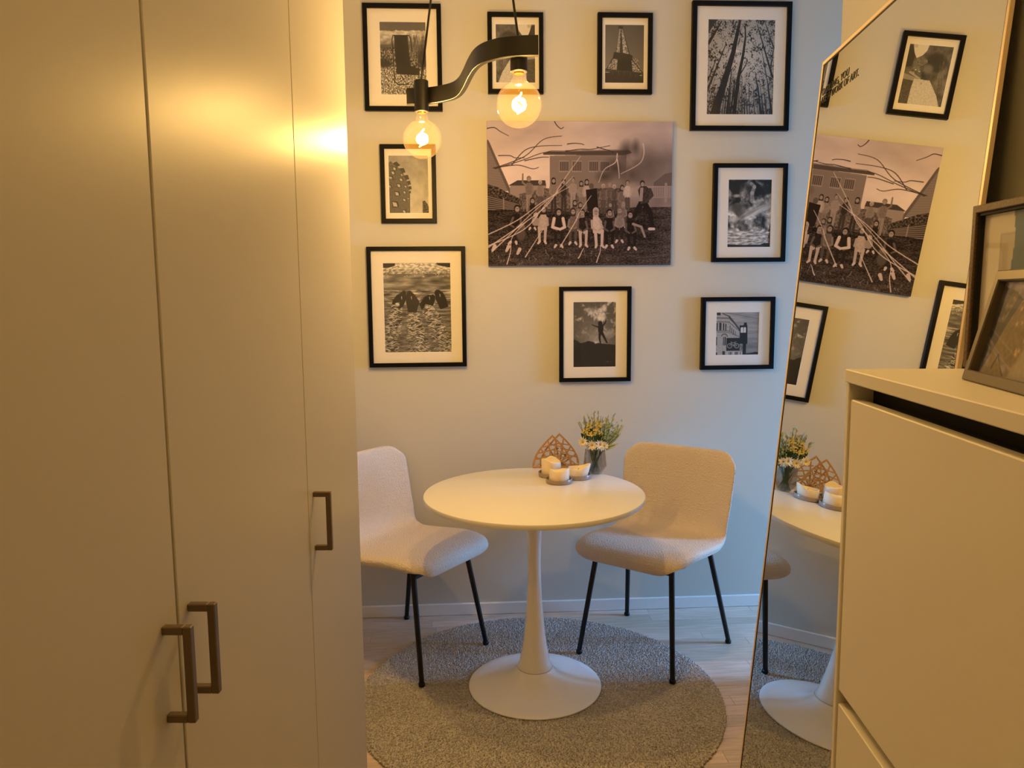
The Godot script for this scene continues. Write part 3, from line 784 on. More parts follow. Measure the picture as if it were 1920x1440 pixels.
func materials() -> void:
	var fine := noise_tex(noise(0.05, 3, 4), 512)
	var wall := mat("wall paint", Color(0.805, 0.795, 0.75), 0.75)
	relief(wall, fine, 0.006, 5.0)
	wall.uv1_world_triplanar = true
	mat("ceiling paint", Color(0.93, 0.92, 0.9), 0.9)
	mat("white trim", Color(0.93, 0.92, 0.9), 0.4)
	var door := mat("satin white lacquer", Color(0.745, 0.73, 0.70), 0.36)
	door.metallic_specular = 0.2
	relief(door, noise_tex(noise(0.02, 2, 8), 256), 0.006, 3.0)
	var carcass := mat("carcass white", Color(0.80, 0.77, 0.71), 0.5)
	carcass.metallic_specular = 0.4
	mat("cabinet white", Color(0.94, 0.92, 0.88), 0.42)
	mat("dark recess", Color(0.035, 0.03, 0.027), 0.8)
	mat("nickel", Color(0.47, 0.41, 0.34), 0.42, 0.75)
	mat("black frame", Color(0.02, 0.018, 0.017), 0.45)
	M["black frame"].metallic_specular = 0.3
	mat("mat board", Color(0.93, 0.915, 0.885), 0.8)
	mat("mat core", Color(0.97, 0.965, 0.95), 0.8)
	var glass := mat("picture glass", Color(1, 1, 1, 0.004), 0.02)
	glass.transparency = BaseMaterial3D.TRANSPARENCY_ALPHA
	glass.metallic_specular = 0.35
	mat("table lacquer", Color(0.93, 0.925, 0.91), 0.28)
	mat("table metal white", Color(0.965, 0.965, 0.965), 0.18)
	var boucle := mat("boucle", Color(0.88, 0.83, 0.765), 0.95)
	boucle.metallic_specular = 0.2
	boucle.rim_enabled = true
	boucle.rim = 0.35
	var curls := noise_tex(noise(0.035, 3, 21, FastNoiseLite.TYPE_CELLULAR), 512)
	relief(boucle, curls, 0.45, 8.5)
	mat("black steel", Color(0.028, 0.028, 0.032), 0.42, 0.2)
	mat("lamp black", Color(0.04, 0.033, 0.028), 0.45)
	var tuft := mat("rug pile", Color(1, 1, 1), 0.95)
	tuft.vertex_color_use_as_albedo = true
	tuft.metallic_specular = 0.1
	mat("rug backing", Color(0.60, 0.565, 0.52), 0.95)
	var wax := mat("candle wax", Color(0.95, 0.885, 0.77), 0.38)
	wax.subsurf_scatter_enabled = true
	wax.subsurf_scatter_strength = 0.35
	mat("wick", Color(0.06, 0.05, 0.04), 0.9)
	mat("glazed clay", Color(0.60, 0.54, 0.48), 0.25)
	var bamboo := mat("bamboo", Color(0.80, 0.60, 0.33), 0.5)
	bamboo.albedo_texture = noise_tex(noise(0.03, 3, 5), 256, [Color(0.78, 0.74, 0.7), Color(1, 1, 1)])
	bamboo.uv1_triplanar = true
	bamboo.uv1_scale = Vector3(30, 4, 30)
	var smoky := mat("smoky glass", Color(0.20, 0.20, 0.19, 0.2), 0.04)
	smoky.transparency = BaseMaterial3D.TRANSPARENCY_ALPHA
	var bulb := mat("bulb glass", Color(1.0, 0.80, 0.42, 0.006), 0.02)
	bulb.transparency = BaseMaterial3D.TRANSPARENCY_ALPHA
	bulb.emission_enabled = true
	bulb.emission = Color(1.0, 0.72, 0.28)
	bulb.emission_energy_multiplier = 1.1
	var fil := mat("filament glow", Color(1.0, 0.85, 0.55), 0.5)
	fil.emission_enabled = true
	fil.emission = Color(1.0, 0.84, 0.5)
	fil.emission_energy_multiplier = 24.0
	var opal := mat("fill lamp opal", Color(0.95, 0.92, 0.85), 0.5)  # glowing shade of the added fill lamp
	opal.emission_enabled = true
	opal.emission = Color(1.0, 0.80, 0.5)
	opal.emission_energy_multiplier = 1.5
	mat("brass cap", Color(0.75, 0.55, 0.28), 0.3, 1.0)
	var mirror := mat("mirror silver", Color(0.90, 0.905, 0.87), 0.0, 1.0)
	mirror.metallic_specular = 0.5
	mat("champagne edge", Color(0.91, 0.82, 0.69), 0.4, 0.1)
	mat("mirror edge", Color(0.05, 0.04, 0.035), 0.5)
	mat("black decal", Color(0.03, 0.025, 0.02), 0.6)
	var oak := mat("oak moulding", Color(0.45, 0.34, 0.22), 0.55)
	var grain := noise(0.02, 4, 12)
	oak.albedo_texture = noise_tex(grain, 256, [Color(0.62, 0.58, 0.54), Color(1, 1, 1)])
	oak.uv1_triplanar = true
	oak.uv1_scale = Vector3(40, 40, 3)
	mat("pewter", Color(0.40, 0.36, 0.30), 0.4, 0.35)
	mat("leaf dark", Color(0.22, 0.32, 0.14), 0.6)
	mat("leaf mid", Color(0.62, 0.66, 0.45), 0.6)
	mat("leaf sage", Color(0.68, 0.71, 0.61), 0.7)
	mat("stem green", Color(0.27, 0.37, 0.17), 0.6)
	mat("petal cream", Color(0.95, 0.91, 0.80), 0.7)
	mat("petal yellow", Color(0.88, 0.80, 0.42), 0.7)
	mat("stamen", Color(0.80, 0.66, 0.25), 0.7)
	for k in ["leaf dark", "leaf mid", "leaf sage", "petal cream", "petal yellow"]:
		M[k].cull_mode = BaseMaterial3D.CULL_DISABLED
		M[k].backlight_enabled = true
		M[k].backlight = M[k].albedo_color * 0.4
	# oak laminate strips: one grain picture, six tones
	var rings := noise(0.012, 5, 33)
	rings.domain_warp_enabled = true
	var wood := noise_tex(rings, 512, [Color(0.87, 0.845, 0.81), Color(1, 1, 1)])
	for i in 6:
		var k := 0.93 + 0.022 * i
		var f := mat("oak strip %d" % i, Color(0.90 * k, 0.845 * k * (1.0 - 0.004 * i), 0.775 * k), 0.42)
		f.albedo_texture = wood
		f.uv1_triplanar = true
		f.uv1_scale = Vector3(0.9, 6.0, 9.0)
		f.uv1_offset = Vector3(0.37 * i, 0.11 * i, 0.23 * i)


# ---------------------------------------------------------------- naming
func numbered(called: String) -> String:
	var k: int = taken.get(called, 0)
	taken[called] = k + 1
	return called if k == 0 else "%s_%03d" % [called, k]


func obj(called: String, mb, m, parent: Node = null) -> MeshInstance3D:
	var o := MeshInstance3D.new()
	o.mesh = mb.done() if mb is MB else mb
	o.material_override = M[m] if m is String else m
	o.cast_shadow = GeometryInstance3D.SHADOW_CASTING_SETTING_ON
	var p: Node = parent if parent else self
	if p == self:
		o.name = numbered(called)
	else:
		var k := 0
		for c in p.get_children():
			if String(c.name).trim_suffix("_%03d" % k) == called or String(c.name) == "%s_%03d" % [called, k]:
				k += 1
		o.name = called if k == 0 else "%s_%03d" % [called, k]
	p.add_child(o, true)
	return o


func thing(called: String, label: String, category: String, at := Vector3.ZERO, turn := 0.0, group := "") -> Node3D:
	var o := Node3D.new()
	o.name = numbered(called)
	add_child(o, true)
	o.position = at
	o.rotation.y = turn
	tag(o, label, category, group)
	return o


func tag(o: Node, label: String, category: String, group := "") -> void:
	o.set_meta("label", label)
	o.set_meta("category", category)
	if group:
		o.set_meta("group", group)


func struct(called: String, mb: MB, m, label: String, category: String) -> MeshInstance3D:
	var o := obj(called, mb, m)
	o.set_meta("kind", "structure")
	tag(o, label, category)
	return o


# ---------------------------------------------------------------- the scene
func _ready() -> void:
	camera_and_light()
	materials()
	room()
	wardrobes()
	mirror()
	tall_cabinet()
	table()
	rug()
	chairs()
	pictures()
	pendant()
	fill_lamp_fitting()
	table_things()
	cabinet_things()


func camera_and_light() -> void:
	var cam := Camera3D.new()
	cam.name = "camera"
	cam.fov = 53.494
	cam.near = 0.03
	cam.far = 60.0
	var yaw := deg_to_rad(3.178)
	var pitch := deg_to_rad(6.551)
	var fwd := Vector3(sin(yaw) * cos(pitch), -sin(pitch), -cos(yaw) * cos(pitch))
	var right := Vector3(cos(yaw), 0, sin(yaw))
	var up := right.cross(fwd)
	var ro := deg_to_rad(-0.4834)
	var r2 := right * cos(ro) + up * sin(ro)
	var u2 := up * cos(ro) - right * sin(ro)
	cam.transform = Transform3D(Basis(r2, u2, -fwd), Vector3(-0.0811, 1.4398, 3.3471))
	cam.current = true
	add_child(cam)

	var env := Environment.new()
	env.background_mode = Environment.BG_SKY
	var sky := Sky.new()
	var ps := ProceduralSkyMaterial.new()
	ps.sky_top_color = Color(0.36, 0.50, 0.72)
	ps.sky_horizon_color = Color(0.62, 0.72, 0.85)
	ps.ground_horizon_color = Color(0.40, 0.44, 0.50)
	ps.ground_bottom_color = Color(0.2, 0.2, 0.2)
	ps.sun_angle_max = 0.0
	sky.sky_material = ps
	env.sky = sky
	env.background_energy_multiplier = 1.0
	env.tonemap_mode = Environment.TONE_MAPPER_LINEAR
	env.tonemap_exposure = 0.345
	env.sdfgi_enabled = true
	env.ssao_enabled = true
	env.ssil_enabled = true
	var we := WorldEnvironment.new()
	we.name = "world_environment"
	we.environment = env
	add_child(we)

	# daylight from an unseen window far to the right, aimed at wall and rug
	var day := AreaLight3D.new()
	day.name = "unseen_window_daylight"
	day.area_size = Vector2(0.48, 1.5)
	day.light_color = DAY_COLOR
	day.light_energy = 54.0
	day.area_range = 12.0
	day.shadow_enabled = true
	day.position = Vector3(3.96, 1.25, 0.74)
	day.rotation = Vector3(deg_to_rad(-54), PI / 2, 0)  # sky light comes in slanting down
	add_child(day)
	# added warm fill behind the viewer, lifting doors and cabinet; its fitting is built in fill_lamp_fitting()
	var fill_omni := OmniLight3D.new()
	fill_omni.name = "added_fill_light"
	fill_omni.light_color = LAMP_COLOR
	fill_omni.light_energy = 0.95
	fill_omni.light_size = 0.13
	fill_omni.omni_range = 12.0
	fill_omni.omni_attenuation = 2.0
	fill_omni.shadow_enabled = true
	fill_omni.position = Vector3(-0.22, 2.64, 3.15)
	add_child(fill_omni)


func room() -> void:
	# floor: a slab with strips of oak laminate laid along the gallery wall
	var slab := MB.new()
	slab.box(Vector3(-1.25, -0.15, -0.12), Vector3(4.12, -0.008, 4.72))
	var floor_node := struct("floor", slab, "rug backing", "light oak laminate floor under the round rug", "floor")
	var rng := RandomNumberGenerator.new()
	rng.seed = 77
	var rest := MB.new()
	var row := 0
	var z := 0.0
	while z < 4.6:
		var x := -1.13 - rng.randf() * 0.5
		var zz := minf(z + 0.0655, 4.6)
		while x < 4.0:
			var l := rng.randf_range(0.34, 0.62)
			var a := maxf(x, -1.13)
			var b := minf(x + l, 4.0)
			x += l
			if b - a < 0.02:
				continue
			var lo := Vector3(a + 0.0004, -0.008, z + 0.0004)
			var hi := Vector3(b - 0.0004, 0.0, zz - 0.0004)
			var tone := rng.randi() % 6
			if z < 2.0 and b > -0.75 and a < 1.5:
				var mb := MB.new()
				mb.box(lo, hi, 0.0006)
				obj("plank", mb, "oak strip %d" % tone, floor_node)
			else:
				rest.box(lo, hi, 0.0006)
		z += 0.0655
		row += 1
	var far := obj("far_planks", rest, "oak strip 3", floor_node)
	far.set_meta("kind", "stuff")

	var mb := MB.new()
	mb.box(Vector3(-1.25, 2.8, -0.12), Vector3(4.12, 2.92, 4.72))
	struct("ceiling", mb, "ceiling paint", "white ceiling above the nook", "ceiling")
	mb = MB.new()
	mb.box(Vector3(-1.25, 0, -0.12), Vector3(4.12, 2.8, 0))
	struct("wall_back", mb, "wall paint", "off-white wall hung with framed photographs", "wall")
	mb = MB.new()
	mb.box(Vector3(-1.25, 0, 0), Vector3(-1.13, 2.8, 4.6))
	struct("wall_left", mb, "wall paint", "off-white wall behind the wardrobes", "wall")
	mb = MB.new()
	mb.box(Vector3(-1.25, 0, 4.6), Vector3(4.12, 2.8, 4.72))
	struct("wall_front", mb, "wall paint", "off-white wall behind the viewer", "wall")
	# partition between nook and living room; its near half stands forward and carries the mirror
	mb = MB.new()
	mb.prism(PackedVector2Array([Vector2(1.21, 0.68), Vector2(1.35, 0.68), Vector2(1.35, 4.6), Vector2(0.3245, 4.6), Vector2(0.675, 2.02), Vector2(1.19, 2.02)]), 0.0, 2.8)
	struct("wall_right", mb, "wall paint", "off-white partition wall behind the leaning mirror", "wall")
	# far wall of the living room, out of view; its window lights the nook
	mb = MB.new()
	mb.box(Vector3(4.0, 0, 0), Vector3(4.12, 0.45, 4.6))
	mb.box(Vector3(4.0, 2.05, 0), Vector3(4.12, 2.8, 4.6))
	mb.box(Vector3(4.0, 0.45, 0), Vector3(4.12, 2.05, 0.46))
	mb.box(Vector3(4.0, 0.45, 1.02), Vector3(4.12, 2.05, 4.6))
	struct("wall_far", mb, "wall paint", "living room wall with a tall window", "wall")
	var win := Node3D.new()
	win.name = "window_1"
	win.set_meta("kind", "structure")
	tag(win, "unseen tall white-framed living room window that lights the nook from the right", "window")
	add_child(win)
	win.position = Vector3(4.06, 0.45, 0.74)
	var f := MB.new()
	for k in [[-0.28, -0.245], [0.245, 0.28]]:
		f.box(Vector3(-0.03, 0, k[0]), Vector3(0.03, 1.6, k[1]), 0.004)
	f.box(Vector3(-0.03, 0, -0.245), Vector3(0.03, 0.035, 0.245), 0.004)
	f.box(Vector3(-0.03, 1.565, -0.245), Vector3(0.03, 1.6, 0.245), 0.004)
	obj("window_frame", f, "white trim", win)
	var g := MB.new()
	g.box(Vector3(-0.003, 0.035, -0.245), Vector3(0.003, 1.565, 0.245))
	obj("pane", g, "picture glass", win)
	# baseboard along the gallery wall
	mb = MB.new()
	mb.box(Vector3(-1.13, 0, 0), Vector3(4.0, 0.055, 0.013), 0.003)
	struct("baseboard_back", mb, "white trim", "low white baseboard along the gallery wall", "baseboard")


func handle_mesh(y0: float, y1: float) -> MB:
	# square bar pull: two posts and a grip, standing off the door (local +x is out of the door)
	var mb := MB.new()
	var t := 0.0105
	mb.box(Vector3(0.0, y0 - t / 2, -t / 2), Vector3(0.026, y0 + t / 2, t / 2), 0.0012)
	mb.box(Vector3(0.0, y1 - t / 2, -t / 2), Vector3(0.026, y1 + t / 2, t / 2), 0.0012)
	mb.box(Vector3(0.0255, y0 - t / 2, -t / 2), Vector3(0.036, y1 + t / 2, t / 2), 0.0012)
	return mb


func wardrobes() -> void:
	var turn := -0.0835
	var ax := Vector3(sin(turn), 0, cos(turn))
	var base := Vector3(-0.3728, 0, 1.4027)
	# [start, end, handle place, label]
	var units := [
		[0.0, 0.4313, 0.3938, "narrow white wardrobe unit at the far end, beside the dining chair"],
		[0.4333, 0.994, 0.966, "white wardrobe unit in the middle, its satin door catching the lamp glow"],
		[1.000, 1.566, 1.036, "white wardrobe unit nearest the viewer, at the left edge of the photo"]]
	for u in units:
		var l: float = u[1] - u[0]
		var t := thing("wardrobe", u[3], "wardrobe", base + ax * u[0], turn, "white wardrobe units along the left side")
		var b := MB.new()
		b.box(Vector3(-0.60, 0.0, 0.0), Vector3(-0.0215, 2.36, l), 0.001)
		obj("body", b, "carcass white", t)
		var d := MB.new()
		d.box(Vector3(-0.019, 0.03, 0.0), Vector3(0.0, 2.36, l), 0.0012)
		var door := obj("door", d, "satin white lacquer", t)
		var h := obj("handle", handle_mesh(0.9265, 1.0395), "nickel", door)
		h.position = Vector3(0, 0, u[2] - u[0])
		h.set_meta("label", "square brushed metal bar handle")


func mirror() -> void:
	var n := Vector3(-0.9875, 0.0828, -0.1344).normalized()
	var h := Vector3(n.z, 0, -n.x).normalized()
	var v := n.cross(h)
	var o := Vector3(0.7536, -0.0632, 0.1026)
	var c := o + h * 1.898 + v * 0.0634
	var t := thing("leaning_mirror", "tall rectangular mirror leaning against the partition, slim champagne edge, words at its top", "mirror")
	t.transform = Transform3D(Basis(h, v, n), c)
	var lo := Vector2(-0.389, 0.004)
	var hi := Vector2(0.389, 1.959)
	var f := MB.new()
	f.ring(Rect2(lo, hi - lo), Rect2(lo + Vector2.ONE * 0.0075, hi - lo - Vector2.ONE * 0.015), -0.0035, 0.002, 0.0008)
	obj("frame", f, "champagne edge", t)
	var e := MB.new()
	e.ring(Rect2(lo + Vector2.ONE * 0.0075, hi - lo - Vector2.ONE * 0.015), Rect2(lo + Vector2.ONE * 0.0105, hi - lo - Vector2.ONE * 0.021), -0.003, 0.0008)
	obj("dark_rebate", e, "mirror edge", t)
	var g := MB.new()
	g.box(Vector3(lo.x + 0.0105, lo.y + 0.0105, -0.0015), Vector3(hi.x - 0.0105, hi.y - 0.0105, 0.0))
	obj("glass", g, "mirror silver", t)
	var b := MB.new()
	b.box(Vector3(lo.x + 0.008, lo.y + 0.008, -0.0033), Vector3(hi.x - 0.008, hi.y - 0.008, -0.0017))
	obj("backing", b, "mirror edge", t)
	var at := [Vector2(1.531 - 1.898, 1.9465 - 0.0634), Vector2(1.526 - 1.898, 1.927 - 0.0634)]
	var words := ["DARLING, YOU", "ARE A WORK OF ART."]
	var wide := [0.162, 0.226]
	var font := SystemFont.new()
	font.font_names = PackedStringArray(["Droid Sans"])
	for i in 2:
		var tm := TextMesh.new()
		tm.text = words[i]
		tm.font = font
		tm.font_size = 48
		tm.pixel_size = 0.0205 / 48.0
		tm.depth = 0.0006
		tm.horizontal_alignment = HORIZONTAL_ALIGNMENT_LEFT
		tm.vertical_alignment = VERTICAL_ALIGNMENT_BOTTOM
		var ab := tm.get_aabb()
		var w := obj("lettering", tm, "black decal", t)
		w.scale.x = wide[i] / ab.size.x
		w.position = Vector3(at[i].x - ab.position.x * w.scale.x, at[i].y - ab.position.y - (0.004 if i == 0 else 0.0), 0.0004)
		w.set_meta("label", "black letters reading " + words[i])


func tall_cabinet() -> void:
	var turn := -atan(0.1176)
	# local: z runs along the front towards the viewer, -x is out of the front
	var t := thing("tall_cabinet", "tall white drop-front cabinet standing at the right beside the mirror", "cabinet", Vector3(0.3778, 0, 2.4456), turn)
	var len := 0.92
	var dep := 0.212
	var b := MB.new()
	b.box(Vector3(0.001, 0.0, 0.0), Vector3(dep, 1.332, 0.0085), 0.001)
	b.box(Vector3(0.001, 0.0, len - 0.0085), Vector3(dep, 1.332, len), 0.001)
	b.box(Vector3(dep - 0.008, 0.0, 0.0085), Vector3(dep, 1.332, len - 0.0085))
	b.box(Vector3(0.02, 0.0, 0.0085), Vector3(dep - 0.008, 0.05, len - 0.0085))
	obj("body", b, "cabinet white", t)
	var top := MB.new()
	top.box(Vector3(-0.001, 1.3325, -0.001), Vector3(dep + 0.002, 1.3486, len + 0.001), 0.0012)
	obj("top_board", top, "cabinet white", t)
	var y := 1.3125
	for k in 3:
		var lo := maxf(y - 0.371, 0.16)
		var d := MB.new()
		d.box(Vector3(0.003, lo, 0.0105), Vector3(0.018, y, len - 0.0105), 0.0012)
		obj("flap_door", d, "cabinet white", t)
		var s := MB.new()
		s.box(Vector3(0.03, y - 0.025, 0.009), Vector3(0.20, y + 0.0185, len - 0.009))
		obj("grip_slot_shade", s, "dark recess", t)  # near-black block stands in for the shade inside the slot
		y = lo - 0.0175
	var pl := MB.new()
	pl.box(Vector3(0.004, 0.0, 0.0105), Vector3(0.018, y, len - 0.0105), 0.001)
	obj("plinth", pl, "cabinet white", t)


func table() -> void:
	var t := thing("pedestal_table", "round white pedestal table with a trumpet base standing on the rug", "table", Vector3(TABLE_C.x, RUG_TOP, TABLE_C.y))
	var k := 0.74 - RUG_TOP
	var top := MB.new()
	top.lathe([Vector2(0, k - 0.021), Vector2(0.385, k - 0.021), Vector2(0.3945, k - 0.018), Vector2(0.3958, k - 0.014), Vector2(0.3958, k - 0.004), Vector2(0.3945, k - 0.0012), Vector2(0.391, k), Vector2(0, k)], Vector3.ZERO, 128)
	obj("tabletop", top, "table lacquer", t)
	var st := MB.new()
	var prof := []
	for q in [[0.0625, 0.072], [0.0625, 0.078], [0.0575, 0.09], [0.0515, 0.115], [0.0445, 0.155], [0.0385, 0.2], [0.0325, 0.26], [0.0275, 0.33], [0.0245, 0.4], [0.0235, 0.46], [0.0245, 0.52], [0.0270, 0.58], [0.0305, 0.63], [0.0355, 0.672], [0.043, 0.696], [0.06, 0.705], [0.1, 0.7065], [0.0, 0.7068]]:
		prof.append(Vector2(q[0], q[1]))
	st.lathe(prof, Vector3.ZERO, 64)
	obj("stem", st, "table metal white", t)
	var ba := MB.new()
	prof = []
	for q in [[0.0, 0.0], [0.238, 0.0], [0.2437, 0.002], [0.2437, 0.0055], [0.238, 0.0085], [0.21, 0.0125], [0.18, 0.0175], [0.15, 0.0238], [0.12, 0.0325], [0.1, 0.041], [0.085, 0.0505], [0.0735, 0.061], [0.066, 0.0705], [0.0, 0.0715]]:
		prof.append(Vector2(q[0], q[1]))
	ba.lathe(prof, Vector3.ZERO, 128)
	obj("foot", ba, "table metal white", t)


func rug() -> void:
	var c := Vector3(0.1545, 0.0, 0.7289)
	var r := 0.656
	var t := thing("round_rug", "round grey-beige pile rug under the pedestal table", "rug", c)
	var b := MB.new()
	b.lathe([Vector2(0, 0.0002), Vector2(r - 0.006, 0.0002), Vector2(r - 0.002, 0.002), Vector2(r - 0.004, 0.0062), Vector2(r - 0.012, 0.0075), Vector2(0, 0.0075)], Vector3.ZERO, 160)
	obj("backing", b, "rug backing", t)
	var tuft := MB.new()
	var rows := []
	for k in 4:
		var row := []
		var rr: float = [0.0030, 0.0042, 0.0034, 0.0006][k]
		for j in 5:
			var a := TAU * j / 5 + k * 0.5
			row.append(Vector3(cos(a) * rr + k * k * 0.00025, [0.0, 0.0022, 0.0046, 0.0062][k], sin(a) * rr))
		rows.append(row)
	tuft.grid(rows)
	var mm := MultiMesh.new()
	mm.transform_format = MultiMesh.TRANSFORM_3D
	mm.use_colors = true
	mm.mesh = tuft.done()
	var rng := RandomNumberGenerator.new()
	rng.seed = 5
	var soft := noise(1.0, 3, 6)
	var count := 40000
	mm.instance_count = count
	for i in count:
		var rad := (r - 0.003) * sqrt((i + 0.5) / count)
		var a := i * 2.39996323 + rng.randf_range(-0.003, 0.003) / maxf(rad, 0.01)
		var p := Vector3(cos(a) * rad, 0.006, sin(a) * rad)
		var bs := Basis(Vector3.UP, rng.randf() * TAU).rotated(Vector3(1, 0, 0), rng.randf_range(-0.5, 0.5)).rotated(Vector3(0, 0, 1), rng.randf_range(-0.5, 0.5))
		if rad > r - 0.014:
			bs = bs.rotated(Vector3(-sin(a), 0, cos(a)), -0.5)
			p.y -= 0.002
		mm.set_instance_transform(i, Transform3D(bs.scaled(Vector3.ONE * rng.randf_range(0.75, 1.2)), p))
		var k := 0.42 + 0.22 * rng.randf() + 0.06 * soft.get_noise_2d(p.x * 3.0, p.z * 3.0)
		mm.set_instance_color(i, Color(k * 1.0, k * 0.95, k * 0.88))
	var pile := MultiMeshInstance3D.new()
	pile.name = "pile"
	pile.multimesh = mm
	pile.material_override = M["rug pile"]
	pile.set_meta("kind", "stuff")
	t.add_child(pile)


func chair_shell() -> Array:
	# one upholstered bucket: seat, bend and back in one continuous padded skin
	var key := [[0.238, 0.418], [0.246, 0.434], [0.235, 0.449], [0.18, 0.456], [0.08, 0.449], [-0.04, 0.437], [-0.13, 0.433], [-0.19, 0.447], [-0.228, 0.487], [-0.25, 0.55], [-0.268, 0.63], [-0.284, 0.71], [-0.295, 0.765], [-0.30, 0.795]]
	var wid := [0.212, 0.218, 0.226, 0.236, 0.243, 0.245, 0.244, 0.242, 0.242, 0.246, 0.250, 0.253, 0.253, 0.252]
	var cv := Curve3D.new()
	for i in key.size():
		var a := Vector3(wid[maxi(i - 1, 0)], key[maxi(i - 1, 0)][1], key[maxi(i - 1, 0)][0])
		var b := Vector3(wid[mini(i + 1, 13)], key[mini(i + 1, 13)][1], key[mini(i + 1, 13)][0])
		cv.add_point(Vector3(wid[i], key[i][1], key[i][0]), (a - b) / 6.0, (b - a) / 6.0)
	var nv := 64
	var nu := 40
	var total := cv.get_baked_length()
	var top := []
	var bot := []
	for i in nv + 1:
		var s := float(i) / nv
		var ss := 0.5 - 0.5 * cos(PI * s)
		ss = lerpf(s, ss, 0.6)
		var c := cv.sample_baked(ss * total, true)
		var d := (cv.sample_baked(minf(ss * total + 0.01, total), true) - cv.sample_baked(maxf(ss * total - 0.01, 0.0), true))
		var tan := Vector3(0, d.y, d.z).normalized()
		var nn := Vector3(0, -tan.z, tan.y)
		var back := smoothstep(0.45, 0.72, ss)
		var lift := lerpf(0.012, 0.062, back) * smoothstep(0.02, 0.2, ss)
		var endk := pow(maxf(0.0, 1.0 - pow(absf(2.0 * ss - 1.0), 26.0)), 0.5)
		var ta := []
		var tb := []
		for j in nu + 1:
			var u := sin((float(j) / nu - 0.5) * PI)
			u = lerpf(2.0 * j / nu - 1.0, u, 0.7)
			var e := pow(maxf(0.0, 1.0 - pow(absf(u), 9.0)), 0.5)
			# rounded corners: both ends are cut back along the profile towards the sides, as a quarter circle
			var kk := clampf((absf(u) - 0.62) / 0.38, 0.0, 1.0)
			var cut := 1.0 - sqrt(maxf(0.0, 1.0 - kk * kk))
			var c2 := cv.sample_baked(lerpf(0.075 * cut, total - 0.085 * cut, ss), true)
			var q := Vector3(u * c2.x, c2.y, c2.z)
			var f := absf(u)
			q += nn * lift * (0.15 * f * f + 0.85 * pow(f, 3.0))
			var th := lerpf(0.046, 0.036, back)
			ta.append(q + nn * th * 0.5 * e * endk)
			tb.append(q - nn * th * 0.5 * e * endk)
		top.append(ta)
		bot.append(tb)
	return [top, bot]


func chairs() -> void:
	var sh := chair_shell()
	var rows := []
	for i in sh[0].size():
		var row: Array = sh[0][i].duplicate()
		var under: Array = sh[1][i].duplicate()
		under.reverse()
		row.append_array(under.slice(1, under.size() - 1))
		rows.append(row)
	var skin := MB.new()
	skin.grid(rows)
	var first := thing("dining_chair", "cream boucle dining chair with black legs at the right of the table, facing it", "chair", Vector3(0.646, 0, 0.397), deg_to_rad(-40.2), "cream boucle dining chairs at the round table")
	obj("seat_shell", skin, "boucle", first)
	var seam := MB.new()
	for s in [0, 1]:
		var path := []
		for i in range(4, sh[1].size() - 3):
			path.append(sh[1][i][2 if s == 0 else sh[1][i].size() - 3])
		seam.tube(path, 0.0022, 0.0022, 6)
	obj("seam_piping", seam, "boucle", first)
	for s in [-1, 1]:
		for f in [[0.203, 0.231, 0.162, 0.165, "leg"], [0.237, -0.231, 0.182, -0.138, "leg"]]:
			var lift := RUG_TOP if f[1] > 0 else 0.0
			var mb := MB.new()
			mb.tube([Vector3(s * f[2], 0.418, f[3]), Vector3(s * f[0], 0.012 + lift, f[1])], 0.0112, 0.0095, 14)
			var leg := obj("leg", mb, "black steel", first)
			var gl := MB.new()
			gl.lathe([Vector2(0, 0.0), Vector2(0.0115, 0.0), Vector2(0.0125, 0.002), Vector2(0.0125, 0.011), Vector2(0.0105, 0.014), Vector2(0, 0.014)], Vector3(s * f[0], lift, f[1]), 16)
			obj("foot_glide", gl, "black steel", leg)
	var fr := MB.new()
	fr.box(Vector3(-0.165, 0.396, 0.15), Vector3(0.165, 0.413, 0.18), 0.002)
	fr.box(Vector3(-0.19, 0.392, -0.155), Vector3(0.19, 0.410, -0.122), 0.002)
	for s in [-1.0, 1.0]:
		fr.box(Vector3(s * 0.12 - 0.014, 0.398, -0.13), Vector3(s * 0.12 + 0.014, 0.412, 0.16), 0.002)
	obj("under_frame", fr, "black steel", first)
	var second: Node3D = first.duplicate()
	second.name = numbered("dining_chair")
	add_child(second, true)
	second.position = Vector3(-0.3385, 0, 0.3603)
	second.rotation.y = deg_to_rad(53.2)
	second.set_meta("label", "cream boucle dining chair at the left of the table, half hidden by the wardrobe")


